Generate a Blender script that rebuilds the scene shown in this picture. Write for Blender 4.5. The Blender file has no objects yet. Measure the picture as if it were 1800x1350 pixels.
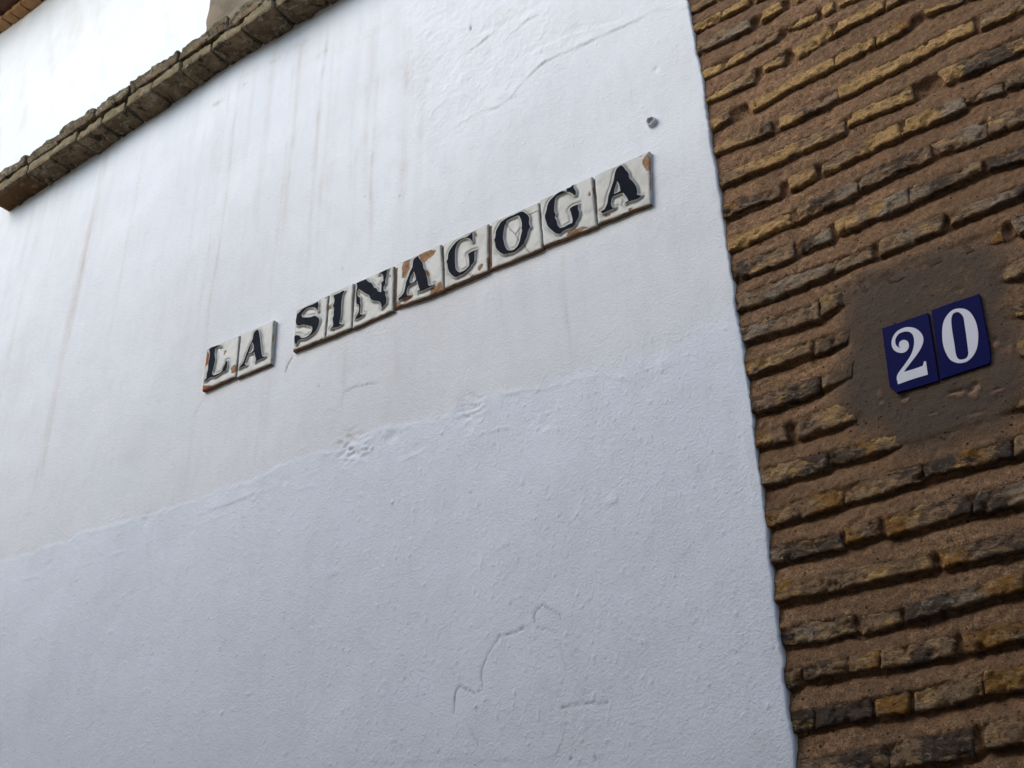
import bpy, math, random
import numpy as np
from mathutils import Matrix, Vector
from mathutils.geometry import tessellate_polygon

random.seed(7)
rng = np.random.default_rng(11)
SC = bpy.context.scene
COL = SC.collection

# ------------------------------------------------------------------ camera, sky, sun
CAM_H = 1.6
FPX = 1926.0
vh = np.array([-2300., 1800.]) - (900, 675)
vv = np.array([820., -2850.]) - (900, 675)
aX = -np.array([vh[0], vh[1], FPX]); aX /= np.linalg.norm(aX)
aZ = np.array([vv[0], vv[1], FPX]); aZ -= aX * (aZ @ aX); aZ /= np.linalg.norm(aZ)
aY = np.cross(aZ, aX)
MW = np.stack([aX, aY, aZ], 1)
cam_d = bpy.data.cameras.new('camera')
cam = bpy.data.objects.new('camera', cam_d)
COL.objects.link(cam)
r_ = MW.T @ np.array([1., 0, 0]); u_ = MW.T @ np.array([0, -1., 0]); b_ = MW.T @ np.array([0, 0, -1.])
cam.matrix_world = Matrix(((r_[0], u_[0], b_[0], 0), (r_[1], u_[1], b_[1], 0), (r_[2], u_[2], b_[2], CAM_H), (0, 0, 0, 1)))
cam_d.sensor_fit = 'HORIZONTAL'
cam_d.sensor_width = 36.0
cam_d.lens = FPX / 1800.0 * 36.0
cam_d.clip_start = 0.05
cam_d.clip_end = 2000
SC.camera = cam

SUN_DIR = Vector((-0.66, -0.90, 0.80)).normalized()       # towards the bright part of the sky
world = bpy.data.worlds.new('World')
SC.world = world
world.use_nodes = True
wn = world.node_tree
wn.nodes.clear()
sky = wn.nodes.new('ShaderNodeTexSky')
sky.sky_type = 'NISHITA'
sky.sun_disc = False
sky.sun_elevation = math.asin(SUN_DIR.z)
sky.sun_rotation = math.atan2(SUN_DIR.x, SUN_DIR.y)
sky.dust_density = 0.6
sky.ozone_density = 1.0
sky.air_density = 1.0
bg = wn.nodes.new('ShaderNodeBackground')
bg.inputs['Strength'].default_value = 0.15
wo = wn.nodes.new('ShaderNodeOutputWorld')
wn.links.new(sky.outputs[0], bg.inputs[0])
wn.links.new(bg.outputs[0], wo.inputs[0])
sun_d = bpy.data.lights.new('sun', 'SUN')
sun_d.energy = 1.2
sun_d.angle = math.radians(45)
sun_d.color = (1.0, 0.975, 0.90)
sun = bpy.data.objects.new('sun', sun_d)
COL.objects.link(sun)
sun.rotation_euler = SUN_DIR.to_track_quat('Z', 'Y').to_euler()
sun.location = (0, -1, 12)
vs = SC.view_settings
vs.view_transform = 'Standard'
vs.look = 'None'
vs.exposure = 1.06
vs.gamma = 1.0
vs.use_curve_mapping = False
SC.cycles.max_bounces = 8
SC.cycles.diffuse_bounces = 5

# ------------------------------------------------------------------ helpers
D = 1.9                     # distance of the facade plane


def P(px, py, y=D):
    """point of the plane y=const seen at photo position px,py (used to measure the place)"""
    r = MW.T @ np.array([px - 900., py - 675., FPX])
    r = r * (y / r[1])
    return np.array([r[0], r[1], r[2] + CAM_H])


def PZ(px, py, z):
    r = MW.T @ np.array([px - 900., py - 675., FPX])
    r = r * ((z - CAM_H) / r[2])
    return np.array([r[0], r[1], z])


def hash2(i, j, seed):
    i = i.astype(np.int64); j = j.astype(np.int64)
    h = (i * 374761393 + j * 668265263 + seed * 1442695041) & 0xFFFFFFFF
    h = ((h ^ (h >> 13)) * 1274126177) & 0xFFFFFFFF
    h = h ^ (h >> 16)
    return (h & 0xFFFFFF) / float(0xFFFFFF)


def vn(x, y, s, seed):
    x = np.asarray(x, float) / s; y = np.asarray(y, float) / s
    i = np.floor(x); j = np.floor(y)
    fx = x - i; fy = y - j
    fx = fx * fx * fx * (fx * (fx * 6 - 15) + 10); fy = fy * fy * fy * (fy * (fy * 6 - 15) + 10)
    a = hash2(i, j, seed); b = hash2(i + 1, j, seed); c = hash2(i, j + 1, seed); d = hash2(i + 1, j + 1, seed)
    return (a + (b - a) * fx) * (1 - fy) + (c + (d - c) * fx) * fy - 0.5


def fbm(x, y, s, seed, n=3):
    r = 0; a = 1.
    for k in range(n):
        r = r + a * vn(x, y, s / 2 ** k, seed + 17 * k); a *= .5
    return r


def sstep(a, b, x):
    t = np.clip((x - a) / (b - a), 0, 1)
    return t * t * (3 - 2 * t)


def segdist(X, Z, pts, closed=False):
    """distance to a polyline and the nearest point's fraction along it"""
    best = np.full(X.shape, 1e9); fr = np.zeros(X.shape)
    n = len(pts)
    m = n if closed else n - 1
    for k in range(m):
        ax, az = pts[k]; bx, bz = pts[(k + 1) % n]
        dx, dz = bx - ax, bz - az
        L = dx * dx + dz * dz + 1e-12
        t = np.clip(((X - ax) * dx + (Z - az) * dz) / L, 0, 1)
        d = np.hypot(X - ax - t * dx, Z - az - t * dz)
        w = d < best
        best = np.where(w, d, best); fr = np.where(w, (k + t) / m, fr)
    return best, fr


def inside(X, Z, pts):
    c = np.zeros(X.shape, bool)
    n = len(pts)
    for k in range(n):
        x1, z1 = pts[k]; x2, z2 = pts[(k + 1) % n]
        if z1 == z2:
            continue
        cond = ((z1 > Z) != (z2 > Z)) & (X < (x2 - x1) * (Z - z1) / (z2 - z1) + x1)
        c ^= cond
    return c


def mesh_np(name, V, F, mat=None, parent=None, smooth=True, attrs=None):
    """V (n,3); F (m,4) or (m,3) int array, or list of such arrays"""
    me = bpy.data.meshes.new(name)
    Fs = F if isinstance(F, list) else [F]
    Fs = [np.asarray(f, np.int32) for f in Fs if len(f)]
    V = np.asarray(V, np.float32)
    me.vertices.add(len(V)); me.vertices.foreach_set('co', V.ravel())
    nl = sum(f.size for f in Fs); npol = sum(len(f) for f in Fs)
    me.loops.add(nl); me.polygons.add(npol)
    me.loops.foreach_set('vertex_index', np.concatenate([f.ravel() for f in Fs]))
    tot = np.concatenate([np.full(len(f), f.shape[1], np.int32) for f in Fs])
    st = np.concatenate([[0], np.cumsum(tot)[:-1]]).astype(np.int32)
    me.polygons.foreach_set('loop_start', st)
    me.polygons.foreach_set('use_smooth', np.full(npol, smooth))
    me.update(calc_edges=True)
    me.validate()
    if attrs:
        for k, a in attrs.items():
            at = me.attributes.new(k, 'FLOAT', 'POINT')
            at.data.foreach_set('value', np.asarray(a, np.float32).ravel())
    if mat:
        me.materials.append(mat)
    o = bpy.data.objects.new(name, me)
    COL.objects.link(o)
    if parent:
        o.parent = parent
    return o


def grid_faces(nx, nz, flip=False):
    """vertex index i*nz+j"""
    i = np.arange(nx - 1)[:, None]; j = np.arange(nz - 1)[None, :]
    a = (i * nz + j).ravel(); b = ((i + 1) * nz + j).ravel(); c = ((i + 1) * nz + j + 1).ravel(); d = (i * nz + j + 1).ravel()
    return np.stack([a, b, c, d] if not flip else [a, d, c, b], 1)


def empty(name, loc=(0, 0, 0)):
    o = bpy.data.objects.new(name, None)
    o.location = loc
    COL.objects.link(o)
    return o


def tag(o, label=None, cat=None, group=None, kind=None):
    if label: o['label'] = label
    if cat: o['category'] = cat
    if group: o['group'] = group
    if kind: o['kind'] = kind
    return o


def boxes_mesh(name, boxes, mat, parent=None):
    V = []; F = []
    for (x0, x1, y0, y1, z0, z1) in boxes:
        b = len(V)
        V += [(x0, y0, z0), (x1, y0, z0), (x1, y1, z0), (x0, y1, z0), (x0, y0, z1), (x1, y0, z1), (x1, y1, z1), (x0, y1, z1)]
        F += [[b, b + 3, b + 2, b + 1], [b + 4, b + 5, b + 6, b + 7], [b, b + 1, b + 5, b + 4], [b + 1, b + 2, b + 6, b + 5], [b + 2, b + 3, b + 7, b + 6], [b + 3, b, b + 4, b + 7]]
    return mesh_np(name, np.array(V), np.array(F), mat, parent, smooth=False)


# ------------------------------------------------------------------ materials
class Mat:
    def __init__(s, name, rough=.85, spec=.3):
        s.m = bpy.data.materials.new(name); s.m.use_nodes = True
        s.t = s.m.node_tree; s.n = s.t.nodes; s.l = s.t.links
        s.b = s.n['Principled BSDF']
        s.b.inputs['Roughness'].default_value = rough
        s.b.inputs['Specular IOR Level'].default_value = spec
        s.co = s.n.new('ShaderNodeTexCoord').outputs['Object']

    def sock(s, inp, v):
        if isinstance(v, bpy.types.NodeSocket):
            s.l.new(v, inp)
        elif isinstance(v, (tuple, list)) and len(v) == 3 and inp.type == 'RGBA':
            inp.default_value = (*v, 1)
        else:
            inp.default_value = v

    def noise(s, scale, detail=4, rough=.55, dist=0., vec=None):
        n = s.n.new('ShaderNodeTexNoise')
        n.inputs['Scale'].default_value = scale; n.inputs['Detail'].default_value = detail
        n.inputs['Roughness'].default_value = rough; n.inputs['Distortion'].default_value = dist
        s.l.new(vec or s.co, n.inputs['Vector'])
        return n.outputs['Fac']

    def voro(s, scale, feature='F1', rnd=1.):
        n = s.n.new('ShaderNodeTexVoronoi'); n.feature = feature
        n.inputs['Scale'].default_value = scale; n.inputs['Randomness'].default_value = rnd
        s.l.new(s.co, n.inputs['Vector'])
        return n.outputs['Distance']

    def mapv(s, scale):
        n = s.n.new('ShaderNodeMapping'); n.inputs['Scale'].default_value = scale
        s.l.new(s.co, n.inputs['Vector'])
        return n.outputs[0]

    def math(s, op, a, b=0., c=0.):
        n = s.n.new('ShaderNodeMath'); n.operation = op
        s.sock(n.inputs[0], a); s.sock(n.inputs[1], b); s.sock(n.inputs[2], c)
        return n.outputs[0]

    def ramp(s, v, a, b, lo=0., hi=1.):
        n = s.n.new('ShaderNodeMapRange'); n.interpolation_type = 'SMOOTHSTEP'
        s.sock(n.inputs['Value'], v); s.sock(n.inputs['From Min'], a); s.sock(n.inputs['From Max'], b)
        n.inputs['To Min'].default_value = lo; n.inputs['To Max'].default_value = hi
        return n.outputs[0]

    def mix(s, f, a, b, mode='MIX'):
        n = s.n.new('ShaderNodeMix'); n.data_type = 'RGBA'; n.blend_type = mode
        s.sock(n.inputs['Factor'], f); s.sock(n.inputs['A'], a) if False else None
        s.sock([i for i in n.inputs if i.name == 'A' and i.type == 'RGBA'][0], a)
        s.sock([i for i in n.inputs if i.name == 'B' and i.type == 'RGBA'][0], b)
        return [o for o in n.outputs if o.type == 'RGBA'][0]

    def attr(s, name):
        n = s.n.new('ShaderNodeAttribute'); n.attribute_name = name
        return n.outputs['Fac']

    def bump(s, h, dist, strength=1., normal=None):
        n = s.n.new('ShaderNodeBump'); n.inputs['Distance'].default_value = dist
        n.inputs['Strength'].default_value = strength
        s.l.new(h, n.inputs['Height'])
        if normal: s.l.new(normal, n.inputs['Normal'])
        return n.outputs[0]

    def out(s, color, normal=None, rough=None):
        s.sock(s.b.inputs['Base Color'], color)
        if normal: s.l.new(normal, s.b.inputs['Normal'])
        if rough is not None: s.sock(s.b.inputs['Roughness'], rough)
        return s.m


def plaster_material():
    k = Mat('limewash', .9, .2)
    big = k.noise(1.3, 4, .6)
    c = k.mix(k.ramp(big, .35, .7), (.80, .79, .775), (.755, .745, .73))
    c = k.mix(k.attr('coat'), c, (.785, .80, .83))
    mid = k.noise(9, 5, .65)
    c = k.mix(k.math('MULTIPLY', k.ramp(mid, .45, .75), .25), c, (.68, .665, .64))
    br = k.noise(26, 5, .7, .8, vec=k.mapv((1., 1., .22)))
    c = k.mix(k.math('MULTIPLY', k.ramp(br, .45, .65), .16), c, (.62, .62, .63))
    br2 = k.noise(3.2, 6, .7, 1.2)
    c = k.mix(k.math('MULTIPLY', k.ramp(br2, .5, .66), .18), c, (.66, .655, .66))
    st = k.noise(35, 3, .6, vec=k.mapv((1., 1., .12)))
    stain = k.math('MULTIPLY', k.attr('stain'), k.ramp(st, .3, .65, .45, 1.))
    c = k.mix(stain, c, (.54, .455, .37))
    c = k.mix(k.attr('grime'), c, (.24, .22, .20))
    spk = k.ramp(k.voro(38), .055, .02)
    spm = k.ramp(k.noise(6, 2), .56, .66)
    c = k.mix(k.math('MULTIPLY', k.math('MULTIPLY', spk, spm), .5), c, (.35, .3, .26))
    n1 = k.bump(k.noise(190, 4, .7), .0022, .9)
    n2 = k.bump(k.noise(75, 4, .7), .0026, .55, n1)
    lump = k.ramp(k.voro(70), .25, .0)
    lm = k.math('MULTIPLY', lump, k.ramp(k.noise(14, 2), .48, .62))
    n3 = k.bump(lm, .0012, .7, n2)
    return k.out(c, n3)


def mortar_material(name='mortar', base=(0.320, 0.178, 0.090), dark=(0.195, 0.112, 0.060), gritty=1.):
    k = Mat(name, .95, .15)
    a = k.noise(5, 5, .6)
    c = k.mix(k.ramp(a, .3, .7), base, dark)
    b = k.noise(60, 4, .7)
    c = k.mix(k.math('MULTIPLY', k.ramp(b, .48, .66), .7), c, tuple(v * 1.5 for v in base))
    c = k.mix(k.math('MULTIPLY', k.ramp(k.noise(80, 6, .85, .4), .50, .58), .8), c, tuple(v * .45 for v in base))
    g = k.noise(330, 2, .6)
    c = k.mix(k.math('MULTIPLY', k.ramp(g, .50, .62), .8), c, tuple(v * .42 for v in dark))
    g2 = k.noise(260, 2, .6, vec=k.mapv((1.1, .9, 1.)))
    c = k.mix(k.math('MULTIPLY', k.ramp(g2, .62, .72), .5), c, (0.478, 0.377, 0.290))
    hole = k.math('MULTIPLY', k.ramp(k.voro(75), .20, .09), k.ramp(k.noise(22, 3), .50, .57))
    wet = k.noise(1.9, 5, .6)
    c = k.mix(k.math('MULTIPLY', k.ramp(wet, .42, .62), .5), c, tuple(v * .5 for v in base))
    c = k.mix(hole, c, (0.017, 0.013, 0.010))
    pch = k.attr('patch')
    c = k.mix(k.math('MULTIPLY', pch, k.ramp(k.noise(18, 6, .75), .3, .5, .45, .9)), c, (0.100, 0.074, 0.054))
    c = k.mix(k.attr('pink'), c, (0.27, 0.155, 0.10))
    n1 = k.bump(k.noise(420, 3, .7), .0010, .8 * gritty)
    n2 = k.bump(k.noise(110, 5, .75), .0060, .9 * gritty, n1)
    n3 = k.bump(hole, -.004, 1., n2)
    return k.out(c, n3)


def brick_material():
    k = Mat('old_brick', .92, .2)

    def cover(n, w, wid=.05, top=.69, span=.36):
        return k.ramp(k.math('SUBTRACT', n, k.math('SUBTRACT', top, k.math('MULTIPLY', w, span))), -wid, wid)
    a = k.noise(28, 5, .65, .4)
    b = k.noise(120, 5, .8, .3)
    s = k.noise(20, 7, .78, .5, vec=k.mapv((.5, 1., 1.7)))
    c = k.mix(k.ramp(a, .38, .62), (.50, .31, .165), (.34, .21, .118))
    c = k.mix(k.math('MULTIPLY', k.ramp(b, .48, .64), .6), c, (.56, .37, .20))
    yc = k.mix(k.ramp(k.noise(60, 5, .8), .40, .60), (.90, .54, .20), (.68, .40, .155))
    c = k.mix(k.math('MULTIPLY', cover(s, k.attr('ochre'), .05), .92), c, yc)
    c = k.mix(k.math('MULTIPLY', cover(k.noise(36, 7, .8, .5, vec=k.mapv((1., 1.3, 1.7))), k.attr('rust'), .03), .85), c, (.46, .205, .035))
    dn = k.noise(30, 8, .8, .6, vec=k.mapv((.7, 1.3, 1.7)))
    c = k.mix(k.math('MULTIPLY', cover(dn, k.attr('dark'), .035), .88), c, (.080, .062, .050))
    c = k.mix(k.math('MULTIPLY', cover(k.noise(70, 7, .82, 1.0, vec=k.mapv((.8, 1.7, 1.1))), k.attr('pale'), .035, .72), .75), c, (.52, .41, .29))
    c = k.mix(k.math('MULTIPLY', k.ramp(k.noise(110, 5, .8, .8, vec=k.mapv((.6, 1., 1.6))), .51, .60), .65), c, (.11, .070, .042))
    c = k.mix(k.math('MULTIPLY', k.attr('cement'), .92), c, (.125, .084, .054))
    c = k.mix(k.attr('muck'), c, (.20, .115, .062))
    g = k.noise(330, 2, .6)
    c = k.mix(k.math('MULTIPLY', k.ramp(g, .52, .68), .5), c, (.07, .045, .028))
    hole = k.math('MULTIPLY', k.ramp(k.voro(90), .17, .09), k.ramp(k.noise(31, 2), .5, .56))
    c = k.mix(hole, c, (.018, .012, .009))
    n1 = k.bump(k.noise(380, 3, .7), .0010, .8)
    n2 = k.bump(b, .0075, .9, n1)
    n3 = k.bump(dn, .014, 1., n2)
    n4 = k.bump(hole, -.004, 1., n3)
    return k.out(c, n4)


def cornice_brick_material():
    k = Mat('mossy_brick', .95, .15)
    a = k.noise(16, 5, .65, .4)
    c = k.mix(k.ramp(a, .38, .62), (.27, .185, .105), (.155, .106, .062))
    c = k.mix(k.math('MULTIPLY', k.ramp(k.noise(26, 7, .8, .5), .53, .60), .75), c, (.42, .35, .25))
    c = k.mix(k.math('MULTIPLY', k.ramp(k.noise(20, 8, .8, .8), .53, .59), .9), c, (.036, .030, .021))
    mo = k.math('MULTIPLY', k.attr('moss'), k.ramp(k.noise(45, 6, .8), .40, .55))
    c = k.mix(k.math('MULTIPLY', mo, .85), c, (.075, .082, .034))
    c = k.mix(k.math('MULTIPLY', k.attr('rim'), .35), c, (.42, .33, .17))
    c = k.mix(k.attr('rusty'), c, (.14, .066, .024))
    n1 = k.bump(k.noise(260, 3, .7), .0015, .8)
    n2 = k.bump(k.noise(60, 7, .8, .5), .012, 1., n1)
    return k.out(c, n2)


def glaze_material():
    k = Mat('glazed_tile', .32, .25)
    a = k.noise(9, 4, .6)
    c = k.mix(k.ramp(a, .35, .7), (.42, .405, .355), (.33, .315, .27))
    pool = k.attr('pool')
    c = k.mix(k.math('MULTIPLY', pool, .7), c, (.22, .19, .14))
    rn = k.noise(160, 3, .7)
    ch = k.ramp(k.math('ADD', k.attr('chip'), k.math('MULTIPLY', k.math('SUBTRACT', rn, .5), .5)), .42, .55)
    bis = k.mix(k.ramp(k.noise(70, 4), .35, .65), (.36, .20, .10), (.22, .115, .055))
    bis = k.mix(k.attr('redchip'), bis, (.33, .10, .035))
    bis = k.mix(k.attr('dirty'), bis, (.075, .052, .035))
    c = k.mix(ch, c, bis)
    cr = k.attr('crack')
    c = k.mix(cr, c, (.10, .06, .04))
    pit = k.math('MULTIPLY', k.ramp(k.voro(60), .08, .04), k.ramp(k.noise(18, 2), .55, .62))
    c = k.mix(pit, c, (.12, .08, .06))
    n1 = k.bump(k.noise(40, 3, .6), .002, .5)
    n2 = k.bump(k.math('MULTIPLY', ch, k.noise(250, 4)), .0015, .8, n1)
    r = k.math('ADD', .28, k.math('MULTIPLY', ch, .6))
    return k.out(c, n2, r)


def letter_material():
    k = Mat('navy_glaze', .5, .02)
    b = k.noise(45, 4, .6)
    c = k.mix(k.ramp(b, .35, .7), (.004, .005, .011), (.009, .011, .020))
    c = k.mix(k.ramp(k.noise(90, 4, .75), .70, .76), c, (.10, .09, .07))
    n = k.bump(k.noise(90, 3, .6), .0015, .6)
    return k.out(c, n, k.ramp(b, .3, .7, .45, .65))


def simple(name, col, rough=.8, sc=20, amt=.25, bump=.002, spec=.3):
    k = Mat(name, rough, spec)
    c = k.mix(k.math('MULTIPLY', k.ramp(k.noise(sc, 4, .65), .4, .7), amt), col, tuple(v * .55 for v in col))
    return k.out(c, k.bump(k.noise(sc * 6, 4, .6), bump, .6))


M_PL = plaster_material()
M_MO = mortar_material()
M_CE = mortar_material('cement', (.118, .097, .078), (.085, .068, .054), .5)
M_BR = brick_material()
M_CB = cornice_brick_material()
M_GL = glaze_material()
M_LE = letter_material()
M_BLUE = simple('blue_enamel', (.004, .005, .062), .4, 12, .3, .0002, .05)
M_WHITE = simple('white_enamel', (.66, .64, .68), .4, 15, .12, .0002, .15)
M_GROUT = simple('brown_grout', (.20, .12, .07), .95, 60, .6, .003)
M_RENDER = simple('weathered_render', (.19, .142, .095), .95, 12, .7, .004)
M_EAVE = simple('eave_brick', (.44, .235, .10), .9, 30, .6, .004)
M_EAVED = simple('terracotta_dark', (.12, .055, .035), .9, 25, .6, .004)
M_MOSS = simple('mossy_mortar', (.075, .066, .045), .97, 30, .7, .006)
M_OPP = simple('cream_render', (.62, .55, .44), .9, 2, .12, .002)
M_STONE = simple('street_stone', (.22, .20, .18), .85, 6, .4, .004)
M_WOOD = simple('dark_wood', (.09, .05, .03), .6, 10, .5, .001)
M_GLASS = simple('window_glass', (.02, .025, .03), .08, 2, .1, .0001, .5)
M_METAL = simple('painted_plug', (.66, .65, .65), .7, 60, .5, .001)

# ------------------------------------------------------------------ ground
gm = boxes_mesh('ground', [(-300, 300, -300, 300, -.5, -.02)], M_STONE)
tag(gm, kind='structure')
st = boxes_mesh('street', [(-30, 30, -1.35, 1.86, -.1, 0.0)], M_STONE)
tag(st, kind='structure')

# ------------------------------------------------------------------ plaster wall
Ppt = lambda p: tuple(P(p[0], p[1])[[0, 2]])
EDGE = []
for (ox, oy, sc, pts) in [
    (1200, 0, 5, [(30, 20), (75, 200), (100, 310), (112, 470), (140, 600), (165, 760), (180, 920), (205, 1050), (232, 1190), (245, 1345)]),
    (1200, 270, 5, [(290, 150), (288, 270), (328, 450), (352, 650), (368, 850), (395, 920), (428, 1100), (430, 1350)]),
    (1200, 540, 5, [(480, 200), (510, 370), (540, 560), (570, 780), (588, 950), (612, 1150), (625, 1350)]),
    (1300, 810, 5, [(160, 200), (190, 400), (220, 600), (238, 780), (242, 920), (275, 1050), (280, 1240), (318, 1350)]),
    (1300, 1080, 5, [(335, 150), (355, 350), (380, 460), (352, 490), (368, 600), (402, 680), (410, 830), (430, 950), (450, 1060), (475, 1250), (490, 1350)])]:
    EDGE += [Ppt((ox + x / sc, oy + y / sc)) for x, y in pts]
EDGE.sort(key=lambda p: p[1])
EX = np.array([p[0] for p in EDGE]); EX = .45 * EX + .55 * np.convolve(np.pad(EX, 3, mode='edge'), np.ones(7) / 7, 'valid'); EZ = np.array([p[1] for p in EDGE])


def edge_x(z):
    z = np.asarray(z, float)
    x = np.interp(z, EZ, EX)
    x = np.where(z > EZ[-1], -.737 + vn(z, z * 0, .08, 5) * .02, x)
    x = np.where(z < EZ[0], -.727 + vn(z, z * 0, .08, 5) * .02, x)
    return x + vn(z, z * 0, .009, 8) * .0018 + vn(z, z * 0, .05, 9) * .004 + .003


CORN_Z = 4.585              # underside of the cornice
BAND = [Ppt(p) for p in [(-120, 1022), (0, 989), (44, 978), (122, 950), (139, 939), (200, 922), (244, 911), (294, 890), (356, 874), (400, 856), (444, 846), (517, 811), (560, 800), (597, 787), (611, 777),
                         (683, 755), (778, 733), (811, 709), (844, 696), (911, 683), (989, 664), (1061, 655), (1110, 622), (1194, 590), (1240, 560), (1300, 545)]]
BAND2 = [Ppt(p) for p in [(40, 1020), (130, 1000), (411, 900), (480, 872), (567, 850), (577, 846), (650, 828), (700, 812), (745, 790), (800, 772), (870, 755), (930, 742)]]


def plaster_height(X, Z):
    """X,Z 2-D grids -> outward height (m), coat, stain, grime"""
    h = .012 * fbm(X, Z, .5, 3, 2) + .0016 * fbm(X, Z, .13, 21, 2) + .00035 * fbm(X, Z, .03, 33, 2)
    d, _ = segdist(X, Z, BAND)
    bx = np.array([p[0] for p in BAND]); bz = np.array([p[1] for p in BAND])
    bline = np.interp(X, bx, bz) + vn(X, Z, .03, 40) * .010 + vn(X, Z, .12, 41) * .02
    wd = .007 + .032 * sstep(-1.8, -1.0, X)
    coat = sstep(wd, -wd, Z - bline + .006 * vn(X, Z, .008, 42) + wd * .8 * fbm(X, Z, .09, 43, 3))
    lump = .5 + 1.2 * np.clip(vn(X, Z, .16, 44) + .25, 0, 1)
    gate = np.clip(vn(X, Z * .2, .11, 47) * 2.2 + .25, 0, 1)
    fadeR = sstep(-.75, -1.5, X)
    h += coat * .0009 * fadeR + fadeR * (.0014) * lump * gate * (.4 + 1.2 * np.clip(vn(X, Z, .02, 48) + .4, 0, 1)) * np.exp(-((Z - bline + .006) / .007) ** 2)
    h += coat * .0005 * fbm(X, Z, .05, 50, 2)
    d2, _ = segdist(X, Z, BAND2)
    h += .0013 * np.exp(-(d2 / .004) ** 2) * np.clip(vn(X, Z, .07, 46) * 2.2 + .25, 0, 1)
    # flaky old patch high on the right
    old = sstep(.0, .18, fbm(X, Z, .35, 60, 2) + .30) * sstep(-2.1, -1.7, X) * sstep(3.45, 3.95, Z) * sstep(-.95, -1.15, X) * (1 - coat)
    h += old * (.0012 * fbm(X, Z, .06, 62, 3) - .0020 * np.abs(fbm(X, Z * 1.4, .045, 64, 3)) + .0008 * vn(X, Z, .010, 63))
    stain = np.zeros(X.shape); grime = np.zeros(X.shape)

    def local(c, r):
        return np.where((np.abs(X - c[0]) < r) & (np.abs(Z - c[1]) < r))

    # raised edges of thick limewash layers: (points, px) ; + on the lower side
    for pts, a, w in [
        ([(1205, 15), (1150, 20), (1100, 45), (1040, 72), (1005, 88), (960, 108), (940, 125), (915, 150), (900, 170)], .0032, .010),
        ([(900, 172), (872, 190), (850, 192), (825, 205), (800, 222)], .0030, .010),
        ([(895, 28), (870, 55), (850, 70), (835, 82), (820, 92)], .003, .006),
        ([(960, 20), (930, 35), (900, 58)], .003, .006),
        ([(1085, 40), (1040, 50), (1000, 62), (960, 80), (930, 95)], -.003, .008),
        ([(580, 722), (592, 720), (602, 700), (608, 686), (625, 680), (645, 676), (660, 673)], .0022, .004),
        ([(1160, 655), (1120, 672), (1080, 668), (1060, 660)], .0012, .010),
        ([(352, 905), (420, 880), (480, 862)], .0015, .006),
        ([(600, 1342), (950, 1335), (980, 1325), (1000, 1300), (998, 1270), (1060, 1262)], .0016, .004),
        ([(355, 705), (340, 730), (330, 760)], .0018, .005),
    ]:
        Q = [Ppt(p) for p in pts]
        xs = [q[0] for q in Q]; zs = [q[1] for q in Q]
        I = np.where((X > min(xs) - .08) & (X < max(xs) + .08) & (Z > min(zs) - .08) & (Z < max(zs) + .08))
        if not len(I[0]): continue
        dd, fr = segdist(X[I] + .014 * fbm(X[I], Z[I], .05, 71, 2), Z[I] + .014 * fbm(X[I], Z[I], .05, 72, 3), Q)
        taper = np.sin(np.pi * np.clip(fr, .04, .96)) ** .4
        zl = np.interp(X[I], *zip(*sorted(zip(xs, zs))))
        upper = Z[I] > zl
        dj = dd + .005 * vn(X[I], Z[I], .010, 74)
        amp = a * (.45 + 1.3 * np.clip(vn(X[I], Z[I], .035, 76) + .3, 0, 1)) * taper
        h[I] += np.where(upper, .45 * amp * np.exp(-(dd / .022) ** 2), -.40 * amp * np.exp(-dd / .035) * sstep(.0, .004, dj))
    # hairline cracks
    for pts, a in [
        ([(933, 1100), (911, 1108), (878, 1119), (856, 1150), (846, 1180), (847, 1212), (833, 1219), (806, 1206), (799, 1216), (797, 1256)], 1.),
        ([(939, 1094), (942, 1072), (955, 1063), (983, 1080), (985, 1088)], 1.),
        ([(944, 1103), (965, 1106), (978, 1112)], .9), ([(985, 1130), (990, 1155), (997, 1180)], .45),
        ([(989, 1244), (1011, 1239), (1040, 1236), (1070, 1235)], 1.),
        ([(503, 655), (508, 640), (515, 628)], 1.4), ([(900, 1000), (930, 985)], .3),
        ([(820, 1270), (842, 1310)], .4), ([(985, 1290), (997, 1250)], .4),
        ([(645, 676), (662, 674)], .8), ([(610, 690), (625, 680), (640, 677)], .5),
    ]:
        Q = [Ppt(p) for p in pts]
        xs = [q[0] for q in Q]; zs = [q[1] for q in Q]
        I = np.where((X > min(xs) - .03) & (X < max(xs) + .03) & (Z > min(zs) - .03) & (Z < max(zs) + .03))
        if not len(I[0]): continue
        dd, fr = segdist(X[I] + vn(X[I], Z[I], .012, 77) * .004, Z[I] + vn(X[I], Z[I], .012, 78) * .004, Q)
        wv = .7 + .6 * vn(X[I], Z[I], .05, 79)
        h[I] -= a * .0022 * wv * np.exp(-(dd / .0022) ** 2)
        
        grime[I] = np.maximum(grime[I], .85 * a * np.exp(-(dd / .0018) ** 2) * wv)
    # scars and dents
    for (cx, cy), rx, rz, a, rid in [((615, 778), .045, .035, -.005, .005), ((688, 768), .018, .014, -.006, .0), ((732, 788), .02, .015, -.003, .0),
                                     ((825, 722), .04, .045, -.005, .005), ((950, 738), .04, .03, -.002, .002), ((1165, 640), .02, .02, .004, 0),
                                     ((612, 800), .035, .03, -.002, .004), ((640, 790), .03, .03, .002, .004), ((500, 846), .012, .01, -.003, 0),
                                     ((88, 992), .01, .01, -.004, 0), ((258, 912), .03, .02, -.002, .003), ((585, 1005), .02, .01, .003, 0), ((1153, 121), .008, .008, -.006, 0),
                                     ((445, 880), .02, .012, .002, .003), ((1075, 880), .012, .01, .004, 0), ((845, 985), .008, .018, .003, 0), ((885, 955), .01, .008, .003, 0)]:
        c = Ppt((cx, cy)); I = local(c, .15)
        if not len(I[0]): continue
        x = X[I]; z = Z[I]
        g = np.exp(-(((x - c[0]) / rx) ** 2 + ((z - c[1]) / rz) ** 2))
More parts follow.
